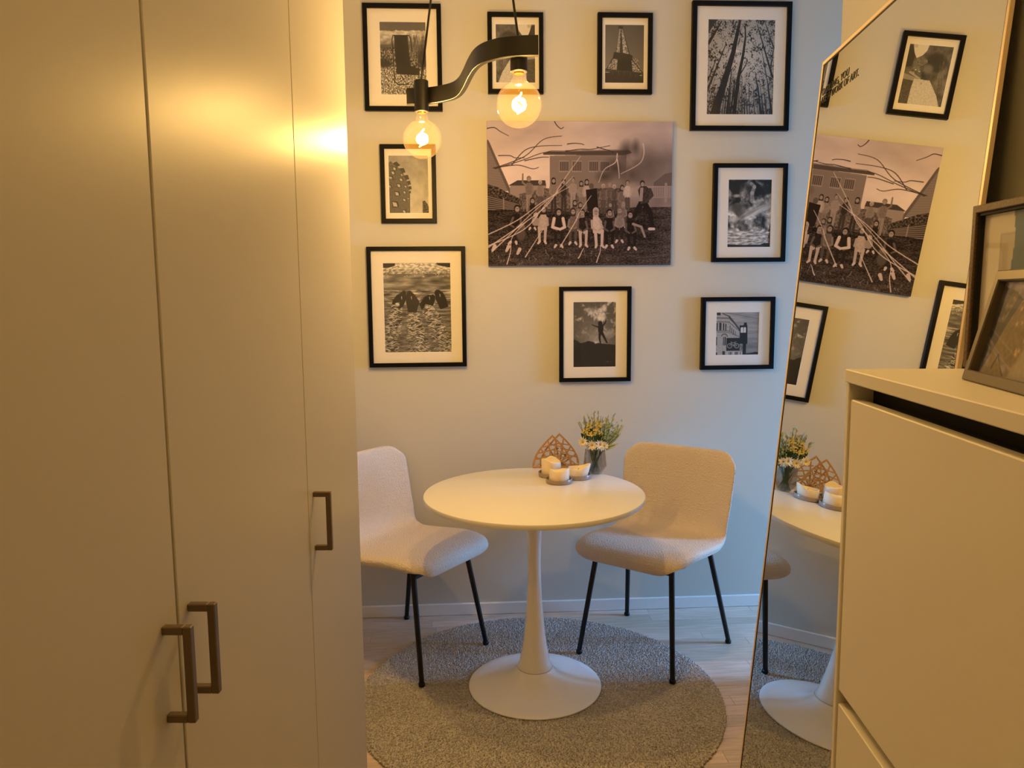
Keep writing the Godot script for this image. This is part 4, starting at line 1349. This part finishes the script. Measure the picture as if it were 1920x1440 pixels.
func framed(r: Rect2, ph: Rect2, rail: float, p: Pic, label: String, at := Vector3.ZERO, turn := 0.0) -> Node3D:
	# wall frame: moulding, window mat with a bevelled opening, the print behind it and a pane in front
	var t := thing("picture_frame", label, "picture", Vector3(r.get_center().x, r.position.y, 0.0006) + at, turn, "black framed photographs on the gallery wall")
	var off := Vector2(r.get_center().x, r.position.y)
	var o := Rect2(r.position - off, r.size)
	var i := o.grow(-rail)
	var q := Rect2(ph.position - off, ph.size)
	var f := MB.new()
	f.ring(o, i, 0.0, 0.022, 0.0012)
	obj("moulding", f, "black frame", t)
	var m := MB.new()
	m.ring(i.grow(0.002), q.grow(0.002), 0.0085, 0.0105, 0.0)
	var mt := obj("mat_board", m, "mat board", t)
	var c := MB.new()
	c.ring(q.grow(0.0022), q, 0.0083, 0.0096, 0.0)
	obj("mat_bevel", c, "mat core", mt)
	var s := MB.new()
	s.sheet(q.grow(0.001), 0.0066, 0.0082)
	var pm := StandardMaterial3D.new()
	pm.resource_name = "photo paper"
	pm.albedo_texture = p.tex(Color(0.085, 0.08, 0.075), Color(0.95, 0.94, 0.92))
	pm.roughness = 0.55
	pm.metallic_specular = 0.3
	pm.texture_repeat = false
	obj("photo_print", s, pm, t)
	var b := MB.new()
	b.sheet(i.grow(0.001), 0.001, 0.0062)
	obj("backing_board", b, "rug backing", t)
	var g := MB.new()
	g.sheet(i.grow(0.001), 0.0125, 0.0135)
	obj("glass", g, "picture glass", t)
	return t


func rct(x0: float, x1: float, y0: float, y1: float) -> Rect2:
	return Rect2(x0, y0, x1 - x0, y1 - y0)


func pictures() -> void:
	framed(rct(-0.5027, -0.1792, 2.2181, 2.6475), rct(-0.4342, -0.2445, 2.2863, 2.577), 0.0185, beach_print(), "black framed photograph of a dark deck chair in beach grass, top left of the wall")
	framed(rct(0.0135, 0.2474, 2.2908, 2.6181), rct(0.0482, 0.2132, 2.3379, 2.5727), 0.018, hand_print(), "small black framed photograph of a kissed hand, behind the right lamp bulb")
	framed(rct(0.4779, 0.7116, 2.292, 2.6218), rct(0.5111, 0.6768, 2.3398, 2.5756), 0.019, tower_print(), "small black framed photograph of an iron lattice tower seen from below")
	framed(rct(0.8815, 1.311, 2.1431, 2.6744), rct(0.9532, 1.2425, 2.2123, 2.6023), 0.0197, forest_print(), "large black framed photograph looking up through bare forest trees")
	framed(rct(0.9872, 1.3147, 1.5827, 2.0052), rct(1.0572, 1.2481, 1.6475, 1.9374), 0.0185, cloud_print(), "black framed photograph of a dramatic cloudy sky above a low shore")
	framed(rct(0.9458, 1.2771, 1.108, 1.4295), rct(1.0161, 1.2086, 1.1725, 1.3617), 0.0185, street_print(), "square black framed photograph of a traffic light with a bicycle sign")
	framed(rct(0.314, 0.6316, 1.0621, 1.4799), rct(0.3769, 0.5649, 1.1271, 1.4127), 0.0175, jump_print(), "black framed photograph of a person leaping in silhouette over a hilltop")
	framed(rct(-0.5152, -0.0934, 1.1379, 1.6562), rct(-0.4471, -0.1589, 1.2022, 1.5864), 0.018, feet_print(), "large black framed photograph of two pairs of feet in rippling water")
	framed(rct(-0.4464, -0.212, 1.7553, 2.0819), rct(-0.412, -0.2459, 1.798, 2.0368), 0.0183, house_print(), "small black framed photograph of a curved house facade, behind the left lamp bulb")
	var r := rct(0.0064, 0.8025, 1.5721, 2.1774)
	var t := thing("canvas_print", "large unframed canvas of a cheering party on a lawn under streamers", "picture", Vector3(r.get_center().x, r.position.y, 0.0006))
	var s := MB.new()
	s.sheet(Rect2(-r.size.x / 2, 0, r.size.x, r.size.y), 0.004, 0.021)
	var pm := StandardMaterial3D.new()
	pm.resource_name = "printed canvas"
	pm.albedo_texture = party_print().tex(Color(0.07, 0.05, 0.05), Color(0.885, 0.82, 0.85))
	pm.roughness = 0.8
	pm.metallic_specular = 0.25
	pm.texture_repeat = false
	obj("canvas", s, pm, t)
	var b := MB.new()
	b.ring(Rect2(-r.size.x / 2 + 0.002, 0.002, r.size.x - 0.004, r.size.y - 0.004), Rect2(-r.size.x / 2 + 0.035, 0.035, r.size.x - 0.07, r.size.y - 0.07), 0.0, 0.004)
	obj("stretcher", b, "oak strip 2", t)


func pendant() -> void:
	var t := thing("pendant_lamp", "black wavy pendant lamp hanging from two cords with two clear globe bulbs", "lamp", Vector3(-0.08, 2.8, 1.1))
	var o := Vector3(-0.08, 2.8, 1.1)
	var H := 2.061
	# the band, an S in plan
	var plan := [[-0.264, 0.872], [-0.23, 0.876], [-0.194, 0.884], [-0.15, 0.910], [-0.117, 0.944], [-0.097, 0.993], [-0.0825, 1.07], [-0.067, 1.18], [-0.052, 1.257], [-0.033, 1.303], [-0.01, 1.330], [0.017, 1.350], [0.06, 1.363], [0.102, 1.368]]
	var cv := Curve3D.new()
	for i in plan.size():
		var a := Vector3(plan[maxi(i - 1, 0)][0], H, plan[maxi(i - 1, 0)][1])
		var b := Vector3(plan[mini(i + 1, 13)][0], H, plan[mini(i + 1, 13)][1])
		cv.add_point(Vector3(plan[i][0], H, plan[i][1]) - o, (a - b) / 6.0, (b - a) / 6.0)
	var band := MB.new()
	var rows := []
	var n := 90
	var total := cv.get_baked_length()
	for i in n + 1:
		var c := cv.sample_baked(total * i / n, true)
		var d := (cv.sample_baked(minf(total * i / n + 0.006, total), true) - cv.sample_baked(maxf(total * i / n - 0.006, 0), true)).normalized()
		var s := d.cross(Vector3.UP)
		var row := []
		for q in [[-0.006, -0.0245], [0.006, -0.0245], [0.007, -0.0235], [0.007, 0.0235], [0.006, 0.0245], [-0.006, 0.0245], [-0.007, 0.0235], [-0.007, -0.0235]]:
			row.append(c + s * q[0] + Vector3.UP * q[1])
		rows.append(row)
	for k in 8:  # flat faces: each side its own strip
		var strip := []
		for r in rows:
			strip.append([r[k], r[(k + 1) % 8]])
		var at := band.v.size()
		for i in strip.size():
			var row: Array = rows[i]
			var mid := Vector3.ZERO
			for p in row:
				mid += p / 8.0
			var nn: Vector3 = ((strip[i][0] + strip[i][1]) / 2.0 - mid)
			var e: Vector3 = strip[i][1] - strip[i][0]
			nn = (nn - e.normalized() * nn.dot(e.normalized())).normalized()
			band.vert(strip[i][0], nn)
			band.vert(strip[i][1], nn)
		for i in n:
			band.tri(at + i * 2, at + i * 2 + 1, at + i * 2 + 3)
			band.tri(at + i * 2, at + i * 2 + 3, at + i * 2 + 2)
	band.flat(rows[0], (rows[0][0] - rows[1][0]).normalized())
	band.flat(rows[n], (rows[n][0] - rows[n - 1][0]).normalized())
	obj("wavy_band", band, "lamp black", t)
	var rose := MB.new()
	rose.lathe([Vector2(0, -0.03), Vector2(0.055, -0.03), Vector2(0.06, -0.026), Vector2(0.06, 0.0), Vector2(0, 0.0)], Vector3.ZERO, 40)
	obj("ceiling_rose", rose, "lamp black", t)
	# [x, z, socket top, socket foot, cord top x, z, bulb radius, yaw]
	var lamps := [[-0.2175, 0.900, 2.102, 2.008, -0.105, 1.06, 0.0600, 0.35], [0.0548, 1.335, 2.082, 2.006, -0.02, 1.2, 0.0585, -0.1]]
	for q in lamps:
		var c := Vector3(q[0], 0, q[1]) - Vector3(o.x, 0, o.z)
		var yt: float = q[2] - o.y
		var yf: float = q[3] - o.y
		var so := MB.new()
		so.lathe([Vector2(0, yf), Vector2(0.0205, yf), Vector2(0.022, yf + 0.0015), Vector2(0.022, yt - 0.002), Vector2(0.02, yt), Vector2(0, yt)], c, 32)
		obj("socket", so, "lamp black", t)
		var cord := MB.new()
		cord.tube([c + Vector3(0, yt - 0.002, 0), c.lerp(Vector3(q[4] - o.x, 0, q[5] - o.z), 0.5) + Vector3(0, (yt - 0.03) / 2, 0), Vector3(q[4] - o.x, -0.028, q[5] - o.z)], 0.0033, 0.0033, 8)
		obj("cord", cord, "lamp black", t)
		if q[0] > 0.0:
			var br := MB.new()
			br.box(c + Vector3(-0.006, 2.050 - o.y, 0.0), c + Vector3(0.006, 2.066 - o.y, 0.024), 0.001)
			obj("bracket", br, "lamp black", t)
		# globe: neck flowing into the sphere
		var R: float = q[6]
		var prof := [Vector2(0.0155, yf + 0.002), Vector2(0.0175, yf - 0.004), Vector2(0.0185, yf - 0.012), Vector2(0.0205, yf - 0.02), Vector2(0.026, yf - 0.0275)]
		var cy := yf - 0.0275 - R * 0.885
		for k in range(4, 37):
			var a := PI * (0.5 - k / 36.0)
			if cos(a) * R > 0.0275 or k > 18:
				prof.append(Vector2(maxf(cos(a) * R, 0.0), cy + sin(a) * R))
		prof.reverse()
		var bu := MB.new()
		bu.lathe(prof, c, 56)
		var bulb := obj("bulb", bu, "bulb glass", t)
		bulb.set_meta("label", "clear globe bulb glowing warm yellow")
		var cap := MB.new()
		cap.lathe([Vector2(0, yf - 0.004), Vector2(0.0125, yf - 0.004), Vector2(0.0135, yf), Vector2(0.0135, yf + 0.01), Vector2(0, yf + 0.01)], c, 24)
		obj("screw_cap", cap, "brass cap", bulb)
		var fi := MB.new()
		var path := []
		for k in 41:
			var s := k / 40.0
			var a: float = s * TAU * 1.35 + q[7]
			path.append(c + Vector3(cos(a) * (0.006 + 0.005 * s), cy + 0.03 - s * 0.055, sin(a) * (0.006 + 0.005 * s)))
		fi.tube(path, 0.0022, 0.0022, 8)
		obj("filament", fi, "filament glow", bulb)
		var stalk := MB.new()
		stalk.tube([c + Vector3(0, yf - 0.004, 0), c + Vector3(0, cy + 0.034, 0)], 0.004, 0.0018, 10)
		obj("stalk", stalk, "picture glass", bulb)
		var li := OmniLight3D.new()
		li.name = "lamp_light"
		li.light_color = LAMP_COLOR
		li.light_energy = 1.32
		li.light_size = 0.02
		li.omni_range = 12.0
		li.omni_attenuation = 2.0
		li.shadow_enabled = true
		li.position = c + Vector3(0, cy, 0)
		t.add_child(li, true)


func fill_lamp_fitting() -> void:
	var t := thing("added_fill_lamp", "plain round white ceiling lamp added as fill light, out of view above and behind the viewer", "lamp", Vector3(-0.22, 2.8, 3.15))  # fitting around the added fill light, never in view
	var b := MB.new()
	b.lathe([Vector2(0, -0.035), Vector2(0.15, -0.035), Vector2(0.16, -0.03), Vector2(0.16, 0), Vector2(0, 0)], Vector3.ZERO, 48)
	obj("base", b, "white trim", t)
	var d := MB.new()
	d.lathe([Vector2(0, -0.125), Vector2(0.06, -0.115), Vector2(0.11, -0.09), Vector2(0.14, -0.055), Vector2(0.145, -0.0355)], Vector3.ZERO, 48)
	obj("lamp_shade", d, "fill lamp opal", t)


func table_things() -> void:
	var Y := 0.74
	# candles on clay dishes
	var spots := [[0.2315, 0.435, 0.0385, 0.058, "taller ivory candle at the back left of the three, in front of the bamboo holder", "clay dish under the back left candle, partly hidden by the front dish", 1.0, 2.6, 0.6], [0.2495, 0.543, 0.0385, 0.044, "ivory candle nearest the viewer of the three on the table", "clay dish nearest the viewer on the table, under the front candle", 2.0, 0.4, 0.2], [0.331, 0.478, 0.039, 0.040, "low ivory candle with a curled wall, beside the glass vase", "clay dish beside the glass vase, under the low curled candle", 3.0, 0.2, 1.0]]
	for s in spots:
		var d := thing("candle_dish", s[5], "dish", Vector3(s[0], Y, s[1]), 0.0, "clay dishes under the three candles")
		var mb := MB.new()
		mb.lathe([Vector2(0, 0), Vector2(0.046, 0), Vector2(0.049, 0.002), Vector2(0.0505, 0.008), Vector2(0.0505, 0.0165), Vector2(0.0495, 0.018), Vector2(0.048, 0.0175), Vector2(0.0465, 0.012), Vector2(0.0455, 0.006), Vector2(0.043, 0.0045), Vector2(0, 0.0045)], Vector3.ZERO, 64)
		obj("dish", mb, "glazed clay", d)
		var c := thing("candle", s[4], "candle", Vector3(s[0], Y + 0.0046, s[1]), 0.0, "ivory candles on clay dishes")
		var rows := []
		var ph: float = s[7]
		var R: float = s[2]
		var hh: float = s[3]
		var prof := [[0.0, 0.0, 0], [0.9, 0.0, 0], [0.98, 0.02, 0], [1.0, 0.07, 0], [0.985, 0.35, 0], [0.985, 0.7, 1], [0.975, 0.93, 1], [0.94, 1.0, 1], [0.88, 0.985, 1], [0.83, 0.9, 1], [0.78, 0.76, 2], [0.6, 0.68, 2], [0.3, 0.66, 2], [0.0, 0.655, 2]]
		for q in prof:
			var row := []
			for k in 48:
				var a := TAU * k / 48
				# melted rim: two raised lobes, one dip; the third candle's wall curls outward
				var rim := 0.20 * pow(maxf(0.0, cos(a - ph)), 3.0) + 0.16 * pow(maxf(0.0, cos(a - ph - 2.3)), 4.0) - 0.12 * pow(maxf(0.0, cos(a - ph - 4.0)), 2.0) + 0.02 * sin(a * 5.0 + ph)
				if s[6] == 3.0:
					rim = 0.42 * pow(maxf(0.0, cos(a - ph)), 2.0) + 0.1 * pow(maxf(0.0, cos(a - ph - 2.8)), 3.0) - 0.08
				var wgt := 0.0 if q[2] == 0 else (smoothstep(0.3, 1.0, q[1]) if q[2] == 1 else 0.12)
				var out := 1.0 + (0.28 if s[6] == 3.0 else 0.05) * wgt * pow(maxf(0.0, cos(a - ph)), 2.0) + 0.012 * sin(3.0 * a + ph)
				row.append(Vector3(cos(a) * R * q[0] * out, hh * (q[1] + rim * wgt), sin(a) * R * q[0] * out))
			rows.append(row)
		var body := MB.new()
		body.grid(rows)
		obj("wax", body, "candle wax", c)
		var w := MB.new()
		w.tube([Vector3(0, hh * 0.65, 0), Vector3(0.001, hh * 0.65 + 0.005, 0), Vector3(0.003, hh * 0.65 + 0.009, 0.001)], 0.0011, 0.0009, 6)
		obj("wick", w, "wick", c)

	# bamboo napkin holder: two pointed leaf lattices on a bar
	var nh := thing("napkin_holder", "bamboo napkin holder of two pointed leaf-shaped lattices behind the candles", "napkin holder", Vector3(0.2515, Y, 0.292))
	for side in 2:
		var tr := Transform3D(Basis(), Vector3(0.0335 * side, 0.0, -0.035 * side))
		var le := MB.new()
		var W := 0.0815
		var Hh := 0.137
		var edge := func(u: float) -> Vector2:  # u 0..1 from left foot over the tip to the right foot
			var sgn := -1.0 if u < 0.5 else 1.0
			var v := 1.0 - absf(u - 0.5) * 2.0
			return Vector2(sgn * W * (1.0 - pow(v, 1.75)) * (1.0 + 0.06 * sin(v * PI)), v * Hh)
		var outer := PackedVector2Array()
		var inner := PackedVector2Array()
		for k in 41:
			outer.append(edge.call(k / 40.0))
		for k in 41:
			var e: Vector2 = edge.call(k / 40.0)
			inner.append(Vector2(e.x * 0.885, 0.006 + e.y * 0.885))
		for k in range(1, 39):
			le.plate(PackedVector2Array([outer[k], outer[k + 1], inner[k + 1], inner[k]]), -0.0025, 0.0025, tr)
		obj("leaf_rim", le, "bamboo", nh)
		var foot := MB.new()
		foot.box(Vector3(-W, 0.0, -0.0025), Vector3(W, 0.0068, 0.0025), 0.0006, tr)
		obj("foot_rail", foot, "bamboo", nh)
		for k in 6:  # ribs fan from the foot
			var x := -0.05 + 0.02 * k
			var a := Vector2(x * 0.12, 0.005)
			var u := 0.5 + x * 6.4
			var b: Vector2 = edge.call(clampf(u, 0.0, 1.0)) * 0.93
			var d := (b - a).normalized().orthogonal() * 0.0027
			var rb := MB.new()
			rb.plate(PackedVector2Array([a - d, b - d, b + d, a + d]), -0.0022, 0.0022, tr)
			obj("rib", rb, "bamboo", nh)
		for sg in [-1.0, 1.0]:  # cross slats
			for k in 4:
				var a: Vector2 = edge.call(0.5 + sg * (0.46 - 0.1 * k)) * 0.93
				var b := Vector2(sg * 0.003, 0.030 + 0.022 * k) if k < 3 else Vector2(sg * 0.003, 0.094)
				if k == 0:
					b = Vector2(sg * 0.02, 0.045)
					a = Vector2(sg * W * 0.8, 0.007)
				var d := (b - a).normalized().orthogonal() * 0.0023
				var rb := MB.new()
				rb.plate(PackedVector2Array([a - d, b - d, b + d, a + d]), -0.0021, 0.0021, tr)
				obj("slat", rb, "bamboo", nh)
	var bar := MB.new()
	bar.box(Vector3(-0.045, 0.0, -0.036), Vector3(0.08, 0.005, 0.001), 0.0006)
	obj("base_bar", bar, "bamboo", nh)

	# smoky facetted vase
	var V := Vector3(0.408, Y, 0.412)
	var va := thing("glass_vase", "small smoky grey glass vase with facetted sides on the table", "vase", V)
	var gl := MB.new()
	var prof := [[0.0, 0.0], [0.0215, 0.0], [0.0240, 0.0015], [0.0460, 0.033], [0.0457, 0.037], [0.039, 0.1], [0.0375, 0.1], [0.0437, 0.037], [0.0435, 0.0335], [0.0215, 0.005], [0.0, 0.0045]]
	for i in prof.size() - 1:
		for k in 8:
			var a := TAU * k / 8.0 + 0.25
			var b := TAU * (k + 1) / 8.0 + 0.25
			var p := func(q: Array, ang: float) -> Vector3: return Vector3(cos(ang) * q[0], q[1], sin(ang) * q[0])
			var pa: Vector3 = p.call(prof[i], a)
			var pb: Vector3 = p.call(prof[i], b)
			var pc: Vector3 = p.call(prof[i + 1], b)
			var pd: Vector3 = p.call(prof[i + 1], a)
			var nn := (pc - pa).cross(pd - pb).normalized()
			var out := Vector3(cos((a + b) / 2), 0, sin((a + b) / 2))
			var inside := i >= 5
			if (nn.dot(out) < 0.0) != inside and absf(nn.dot(out)) > 0.05:
				nn = -nn
			elif absf(nn.dot(out)) <= 0.05:
				nn = Vector3(0, -1 if i < 1 else 1, 0)
			gl.flat([pa, pb, pc, pd], nn)
	obj("glass", gl, "smoky glass", va)
	bouquet(V)


func leaf_into(mb: MB, base: Vector3, dir: Vector3, up: Vector3, l: float, w: float, bend := 0.2) -> void:
	var s := dir.cross(up).normalized()
	var nn := s.cross(dir).normalized()
	var rows := []
	for i in 8:
		var t := i / 7.0
		var ww := w * pow(sin(PI * clampf(t * 0.97 + 0.015, 0, 1)), 0.8)
		var c := base + dir * l * t - nn * bend * l * t * t
		rows.append([c - s * ww + nn * ww * 0.25, c, c + s * ww + nn * ww * 0.25])
	var at := mb.v.size()
	for r in rows:
		for j in 3:
			mb.vert(r[j], (nn + s * (j - 1) * -0.3).normalized())
	for i in 7:
		for j in 2:
			var a := at + i * 3 + j
			mb.tri(a, a + 1, a + 4)
			mb.tri(a, a + 4, a + 3)


func blob_into(mb: MB, c: Vector3, r: float) -> void:
	var rows := []
	for i in 5:
		var a := PI * i / 4.0
		var row := []
		for j in 6:
			var b := TAU * j / 6.0
			row.append(c + Vector3(sin(a) * cos(b), cos(a), sin(a) * sin(b)) * r)
		rows.append(row)
	mb.grid(rows)


func bouquet(V: Vector3) -> void:
	var t := thing("flower_bouquet", "bunch of cream and yellow flowers with sage leaves in the smoky vase", "flowers", V)
	var rng := RandomNumberGenerator.new()
	rng.seed = 9
	# stems: [tip x, y, z, kind]
	var tips := [[-0.066, 0.200, 0.0, "sage"], [-0.045, 0.218, -0.012, "sage"], [-0.028, 0.232, 0.006, "sage"], [-0.003, 0.246, -0.006, "spike"], [0.012, 0.250, 0.008, "spike"], [0.028, 0.212, -0.016, "sage"], [0.046, 0.205, 0.012, "airy"], [0.062, 0.196, -0.004, "airy"], [0.076, 0.234, 0.0, "sage"], [0.092, 0.200, 0.006, "airy"], [0.034, 0.176, 0.022, "airy"], [0.052, 0.182, 0.018, "airy"], [0.07, 0.17, 0.012, "airy"], [0.022, 0.196, 0.01, "airy"], [-0.012, 0.218, 0.01, "sage"], [-0.056, 0.19, 0.014, "sage"], [0.018, 0.222, 0.012, "sage"], [0.05, 0.22, -0.01, "sage"], [-0.036, 0.205, -0.02, "sage"],
		[-0.046, 0.176, 0.024, "yellow"], [-0.026, 0.192, 0.018, "yellow"], [0.0, 0.188, 0.024, "yellow"], [-0.014, 0.170, 0.034, "yellow"], [-0.006, 0.205, 0.0, "yellow"], [-0.032, 0.172, 0.032, "yellow"], [0.006, 0.176, 0.03, "yellow"], [0.012, 0.2, 0.012, "yellow"],
		[-0.052, 0.132, 0.028, "cream"], [-0.018, 0.122, 0.042, "cream"], [0.012, 0.124, 0.044, "cream"], [0.028, 0.117, 0.036, "cream"],
		[0.098, 0.178, 0.006, "broad"], [0.088, 0.152, 0.01, "broad"], [0.078, 0.118, 0.014, "broad"], [-0.058, 0.168, 0.012, "dark"], [-0.036, 0.20, 0.012, "dark"], [0.004, 0.168, 0.03, "dark"], [-0.02, 0.2, 0.02, "dark"], [0.002, 0.14, 0.036, "dark"], [0.028, 0.16, 0.02, "dark"]]
	for k in tips.size():
		var q = tips[k]
		var tip := Vector3(q[0], q[1], q[2])
		var a := rng.randf() * TAU
		var foot := Vector3(cos(a) * 0.012 - q[0] * 0.18, 0.0065, sin(a) * 0.012 - q[2] * 0.18)
		var neck := Vector3(q[0] * 0.25 + cos(a) * 0.005, 0.1, q[2] * 0.25 + sin(a) * 0.005)
		var path := []
		for i in 9:
			var s := i / 8.0
			path.append(foot.lerp(neck, s).lerp(neck.lerp(tip, s), s))
		var st := MB.new()
		st.tube(path, 0.0012, 0.0007, 6)
		obj("stem", st, "stem green", t)
		var d: Vector3 = (path[8] - path[7]).normalized()
		var mb := MB.new()
		match q[3]:
			"sage", "airy", "spike":
				var len := 24 if q[3] != "airy" else 44
				for i in len:
					var s := 0.52 + 0.48 * i / (len - 1.0)
					var c: Vector3 = path[int(s * 8.0)].lerp(path[mini(int(s * 8.0) + 1, 8)], s * 8.0 - int(s * 8.0))
					var an := rng.randf() * TAU
					var o := Vector3(cos(an), 0.6, sin(an)).normalized()
					if q[3] == "airy":
						c += Vector3(rng.randf_range(-1, 1), rng.randf_range(-1, 1), rng.randf_range(-1, 1)) * 0.013
						leaf_into(mb, c, (o + d).normalized(), o.cross(d), 0.011, 0.0033, 0.1)
					else:
						leaf_into(mb, c, (o + d * 1.2).normalized(), o.cross(d), 0.016 if q[3] == "sage" else 0.011, 0.0038, 0.1)
				obj("sprig_leaves", mb, "leaf sage" if q[3] != "airy" else "leaf mid", t)
			"yellow":
				for i in 11:
					var c := tip + Vector3(rng.randf_range(-1, 1), rng.randf_range(-1, 1), rng.randf_range(-1, 1)) * 0.011
					blob_into(mb, c, 0.0022)
					for j in 5:
						var an := TAU * j / 5.0 + rng.randf()
						leaf_into(mb, c, Vector3(cos(an), sin(an) * 0.7 + 0.2, 0.6).normalized(), Vector3(0.2, 0.3, 1), 0.0052, 0.0019, -0.1)
				obj("yellow_blossom", mb, "petal yellow", t)
			"cream":
				var face := (Vector3(q[0] * 4.0, 0.15, 1.0)).normalized()
				var sx := face.cross(Vector3.UP).normalized()
				var sy := sx.cross(face)
				for ring in 3:
					for j in 12:
						var an := TAU * (j + 0.5 * ring) / 12.0 + rng.randf_range(-0.15, 0.15)
						var o := sx * cos(an) + sy * sin(an)
						leaf_into(mb, tip, (o + face * (0.25 + 0.45 * ring)).normalized(), face, 0.021 - 0.004 * ring + rng.randf_range(-0.003, 0.003), 0.0029, 0.15)
				obj("cream_flower", mb, "petal cream", t)
				var ce := MB.new()
				for j in 7:
					blob_into(ce, tip + face * 0.004 + (sx * cos(j * 0.9) + sy * sin(j * 0.9)) * 0.0025, 0.0016)
				obj("flower_centre", ce, "stamen", t)
			"broad":
				leaf_into(mb, path[5], (tip - path[5]).normalized(), Vector3(0.1, 0.75, 0.65), (tip - path[5]).length() * 1.25, 0.0085, 0.06)
				obj("broad_leaf", mb, "leaf sage", t)
			"dark":
				for i in 2:
					var o := Vector3(rng.randf_range(-0.4, 0.4), 0.8, rng.randf_range(-0.1, 0.5)).normalized()
					leaf_into(mb, path[6] + Vector3(0, 0.006 * i, 0), (d + o * 0.6 + Vector3(0.5 - i, 0, 0) * 0.6).normalized(), Vector3(0, 0.4, 1), 0.034, 0.0085, 0.15)
				obj("dark_leaf", mb, "leaf dark", t)


func cabinet_things() -> void:
	# oak frame standing at the back of the cabinet top
	var top := 1.3490
	var turn := -PI / 2 - atan(0.1176)
	var t := thing("photo_frame", "larger brown oak frame with a white mat, standing at the back of the cabinet", "picture frame", Vector3(0.5195, top, 2.4525), turn, "photo frames on the tall cabinet")
	var W := 0.30
	var H := 0.192
	t.rotation.z = 0.0
	var hold := Transform3D(Basis(Vector3(1, 0, 0), deg_to_rad(-0.4)), Vector3.ZERO)
	var f := MB.new()
	f.ring(Rect2(0, 0.001, W, H), Rect2(0.009, 0.010, W - 0.018, H - 0.018), -0.014, 0.0, 0.001)
	var parts := [obj("moulding", f, "oak moulding", t)]
	var lip := MB.new()
	lip.ring(Rect2(0.009, 0.010, W - 0.018, H - 0.018), Rect2(0.0125, 0.0135, W - 0.025, H - 0.025), -0.013, -0.003, 0.0)
	parts.append(obj("inner_lip", lip, "dark recess", t))
	var pic := Pic.new(150, 96, 41)
	pic.each(func(u: float, v: float, _g: float) -> float: return 0.82 + 0.03 * pic.ns(u * 3.0, v * 3.0) - (0.12 if u > 0.135 and v > 0.16 else 0.0))
	pic.line(0.13, 0.15, 0.13, 1.0, 0.008, 0.008, 0.58)
	pic.line(0.13, 0.15, 1.0, 0.15, 0.008, 0.008, 0.62)
	var im := pic.tex(Color(0.2, 0.18, 0.16), Color(0.95, 0.92, 0.86)).get_image()
	for y in 96:  # a broad blue brush stroke with drips
		for x in 150:
			var u := x / 150.0
			var v := y / 96.0
			if u > 0.21 + 0.012 * sin(v * 9.0) and u < 0.48 and v < 0.80 + 0.05 * sin(u * 40.0) + 0.04 * sin(u * 17.0):
				im.set_pixel(x, y, Color(0.30, 0.41, 0.47).lerp(Color(0.22, 0.33, 0.40), 0.5 + 0.5 * pic.ns(u * 20.0, v * 3.0)))
	var pm := StandardMaterial3D.new()
	pm.resource_name = "watercolour"
	pm.albedo_texture = ImageTexture.create_from_image(im)
	pm.roughness = 0.7
	pm.texture_repeat = false
	var s := MB.new()
	s.sheet(Rect2(0.0115, 0.0125, W - 0.023, H - 0.023), -0.0125, -0.009)
	parts.append(obj("artwork", s, pm, t))
	var g := MB.new()
	g.sheet(Rect2(0.0115, 0.0125, W - 0.023, H - 0.023), -0.0075, -0.0065)
	parts.append(obj("glass", g, "picture glass", t))
	for p in parts:
		p.transform = hold

	# smaller pewter frame leaning in front of it
	var dir := Vector3(-0.235, 0, 0.972).normalized()
	var out := Vector3(-dir.z, 0, dir.x)
	var t2 := thing("photo_frame", "smaller pewter frame with a dark golden picture, leaning back at the front of the cabinet", "picture frame", Vector3(0.437, top, 2.5745), atan2(out.x, out.z), "photo frames on the tall cabinet")
	hold = Transform3D(Basis(Vector3(1, 0, 0), deg_to_rad(-14.0)), Vector3(0, 0.0005, 0))
	W = 0.172
	H = 0.1165
	f = MB.new()
	f.ring(Rect2(0, 0, W, H), Rect2(0.0105, 0.0115, W - 0.021, H - 0.0225), -0.012, 0.0, 0.0012)
	parts = [obj("moulding", f, "pewter", t2)]
	var pic2 := Pic.new(150, 96, 43)
	pic2.each(func(u: float, v: float, _g: float) -> float: return 0.1 + 0.1 * pic2.ns(u * 5.0, v * 5.0))
	pic2.poly([[0.04, 1.0], [0.12, 0.8], [0.2, 0.5], [0.32, 0.2], [0.5, 0.08], [0.8, 0.1], [1.0, 0.2], [1.0, 1.0]], 0.5, 1.0, 0.08)
	pic2.poly([[0.1, 0.3], [0.2, 0.0], [0.3, 0.0], [0.24, 0.2], [0.14, 0.5]], 0.34, 1.0, 0.4)
	for i in 46:
		var x := pic2.rng.randf_range(0.34, 0.9)
		var y := pic2.rng.randf_range(0.2, 0.75)
		for j in 5:
			var a := TAU * j / 5.0 + x * 9.0
			pic2.line(x, y, x + cos(a) * 0.02, y + sin(a) * 0.03, 0.012, 0.006, 0.85, 0.7)
	pic2.path([[0.2, 0.92], [0.24, 0.78], [0.3, 0.88], [0.38, 0.98]], 0.016, 0.012, 0.08)
	pm = StandardMaterial3D.new()
	pm.resource_name = "golden photo"
	pm.albedo_texture = pic2.tex(Color(0.03, 0.024, 0.018), Color(0.90, 0.76, 0.50))
	pm.roughness = 0.6
	pm.texture_repeat = false
	s = MB.new()
	s.sheet(Rect2(0.010, 0.011, W - 0.020, H - 0.0215), -0.011, -0.008)
	parts.append(obj("photo_print", s, pm, t2))
	g = MB.new()
	g.sheet(Rect2(0.010, 0.011, W - 0.020, H - 0.0215), -0.0055, -0.0045)
	parts.append(obj("glass", g, "picture glass", t2))
	for p in parts:
		p.transform = hold
	var es := MB.new()
	es.tube([Vector3(W / 2, 0.0012, -0.066), Vector3(W / 2, 0.088, -0.0375)], 0.006, 0.006, 4)
	obj("easel_back", es, "dark recess", t2)
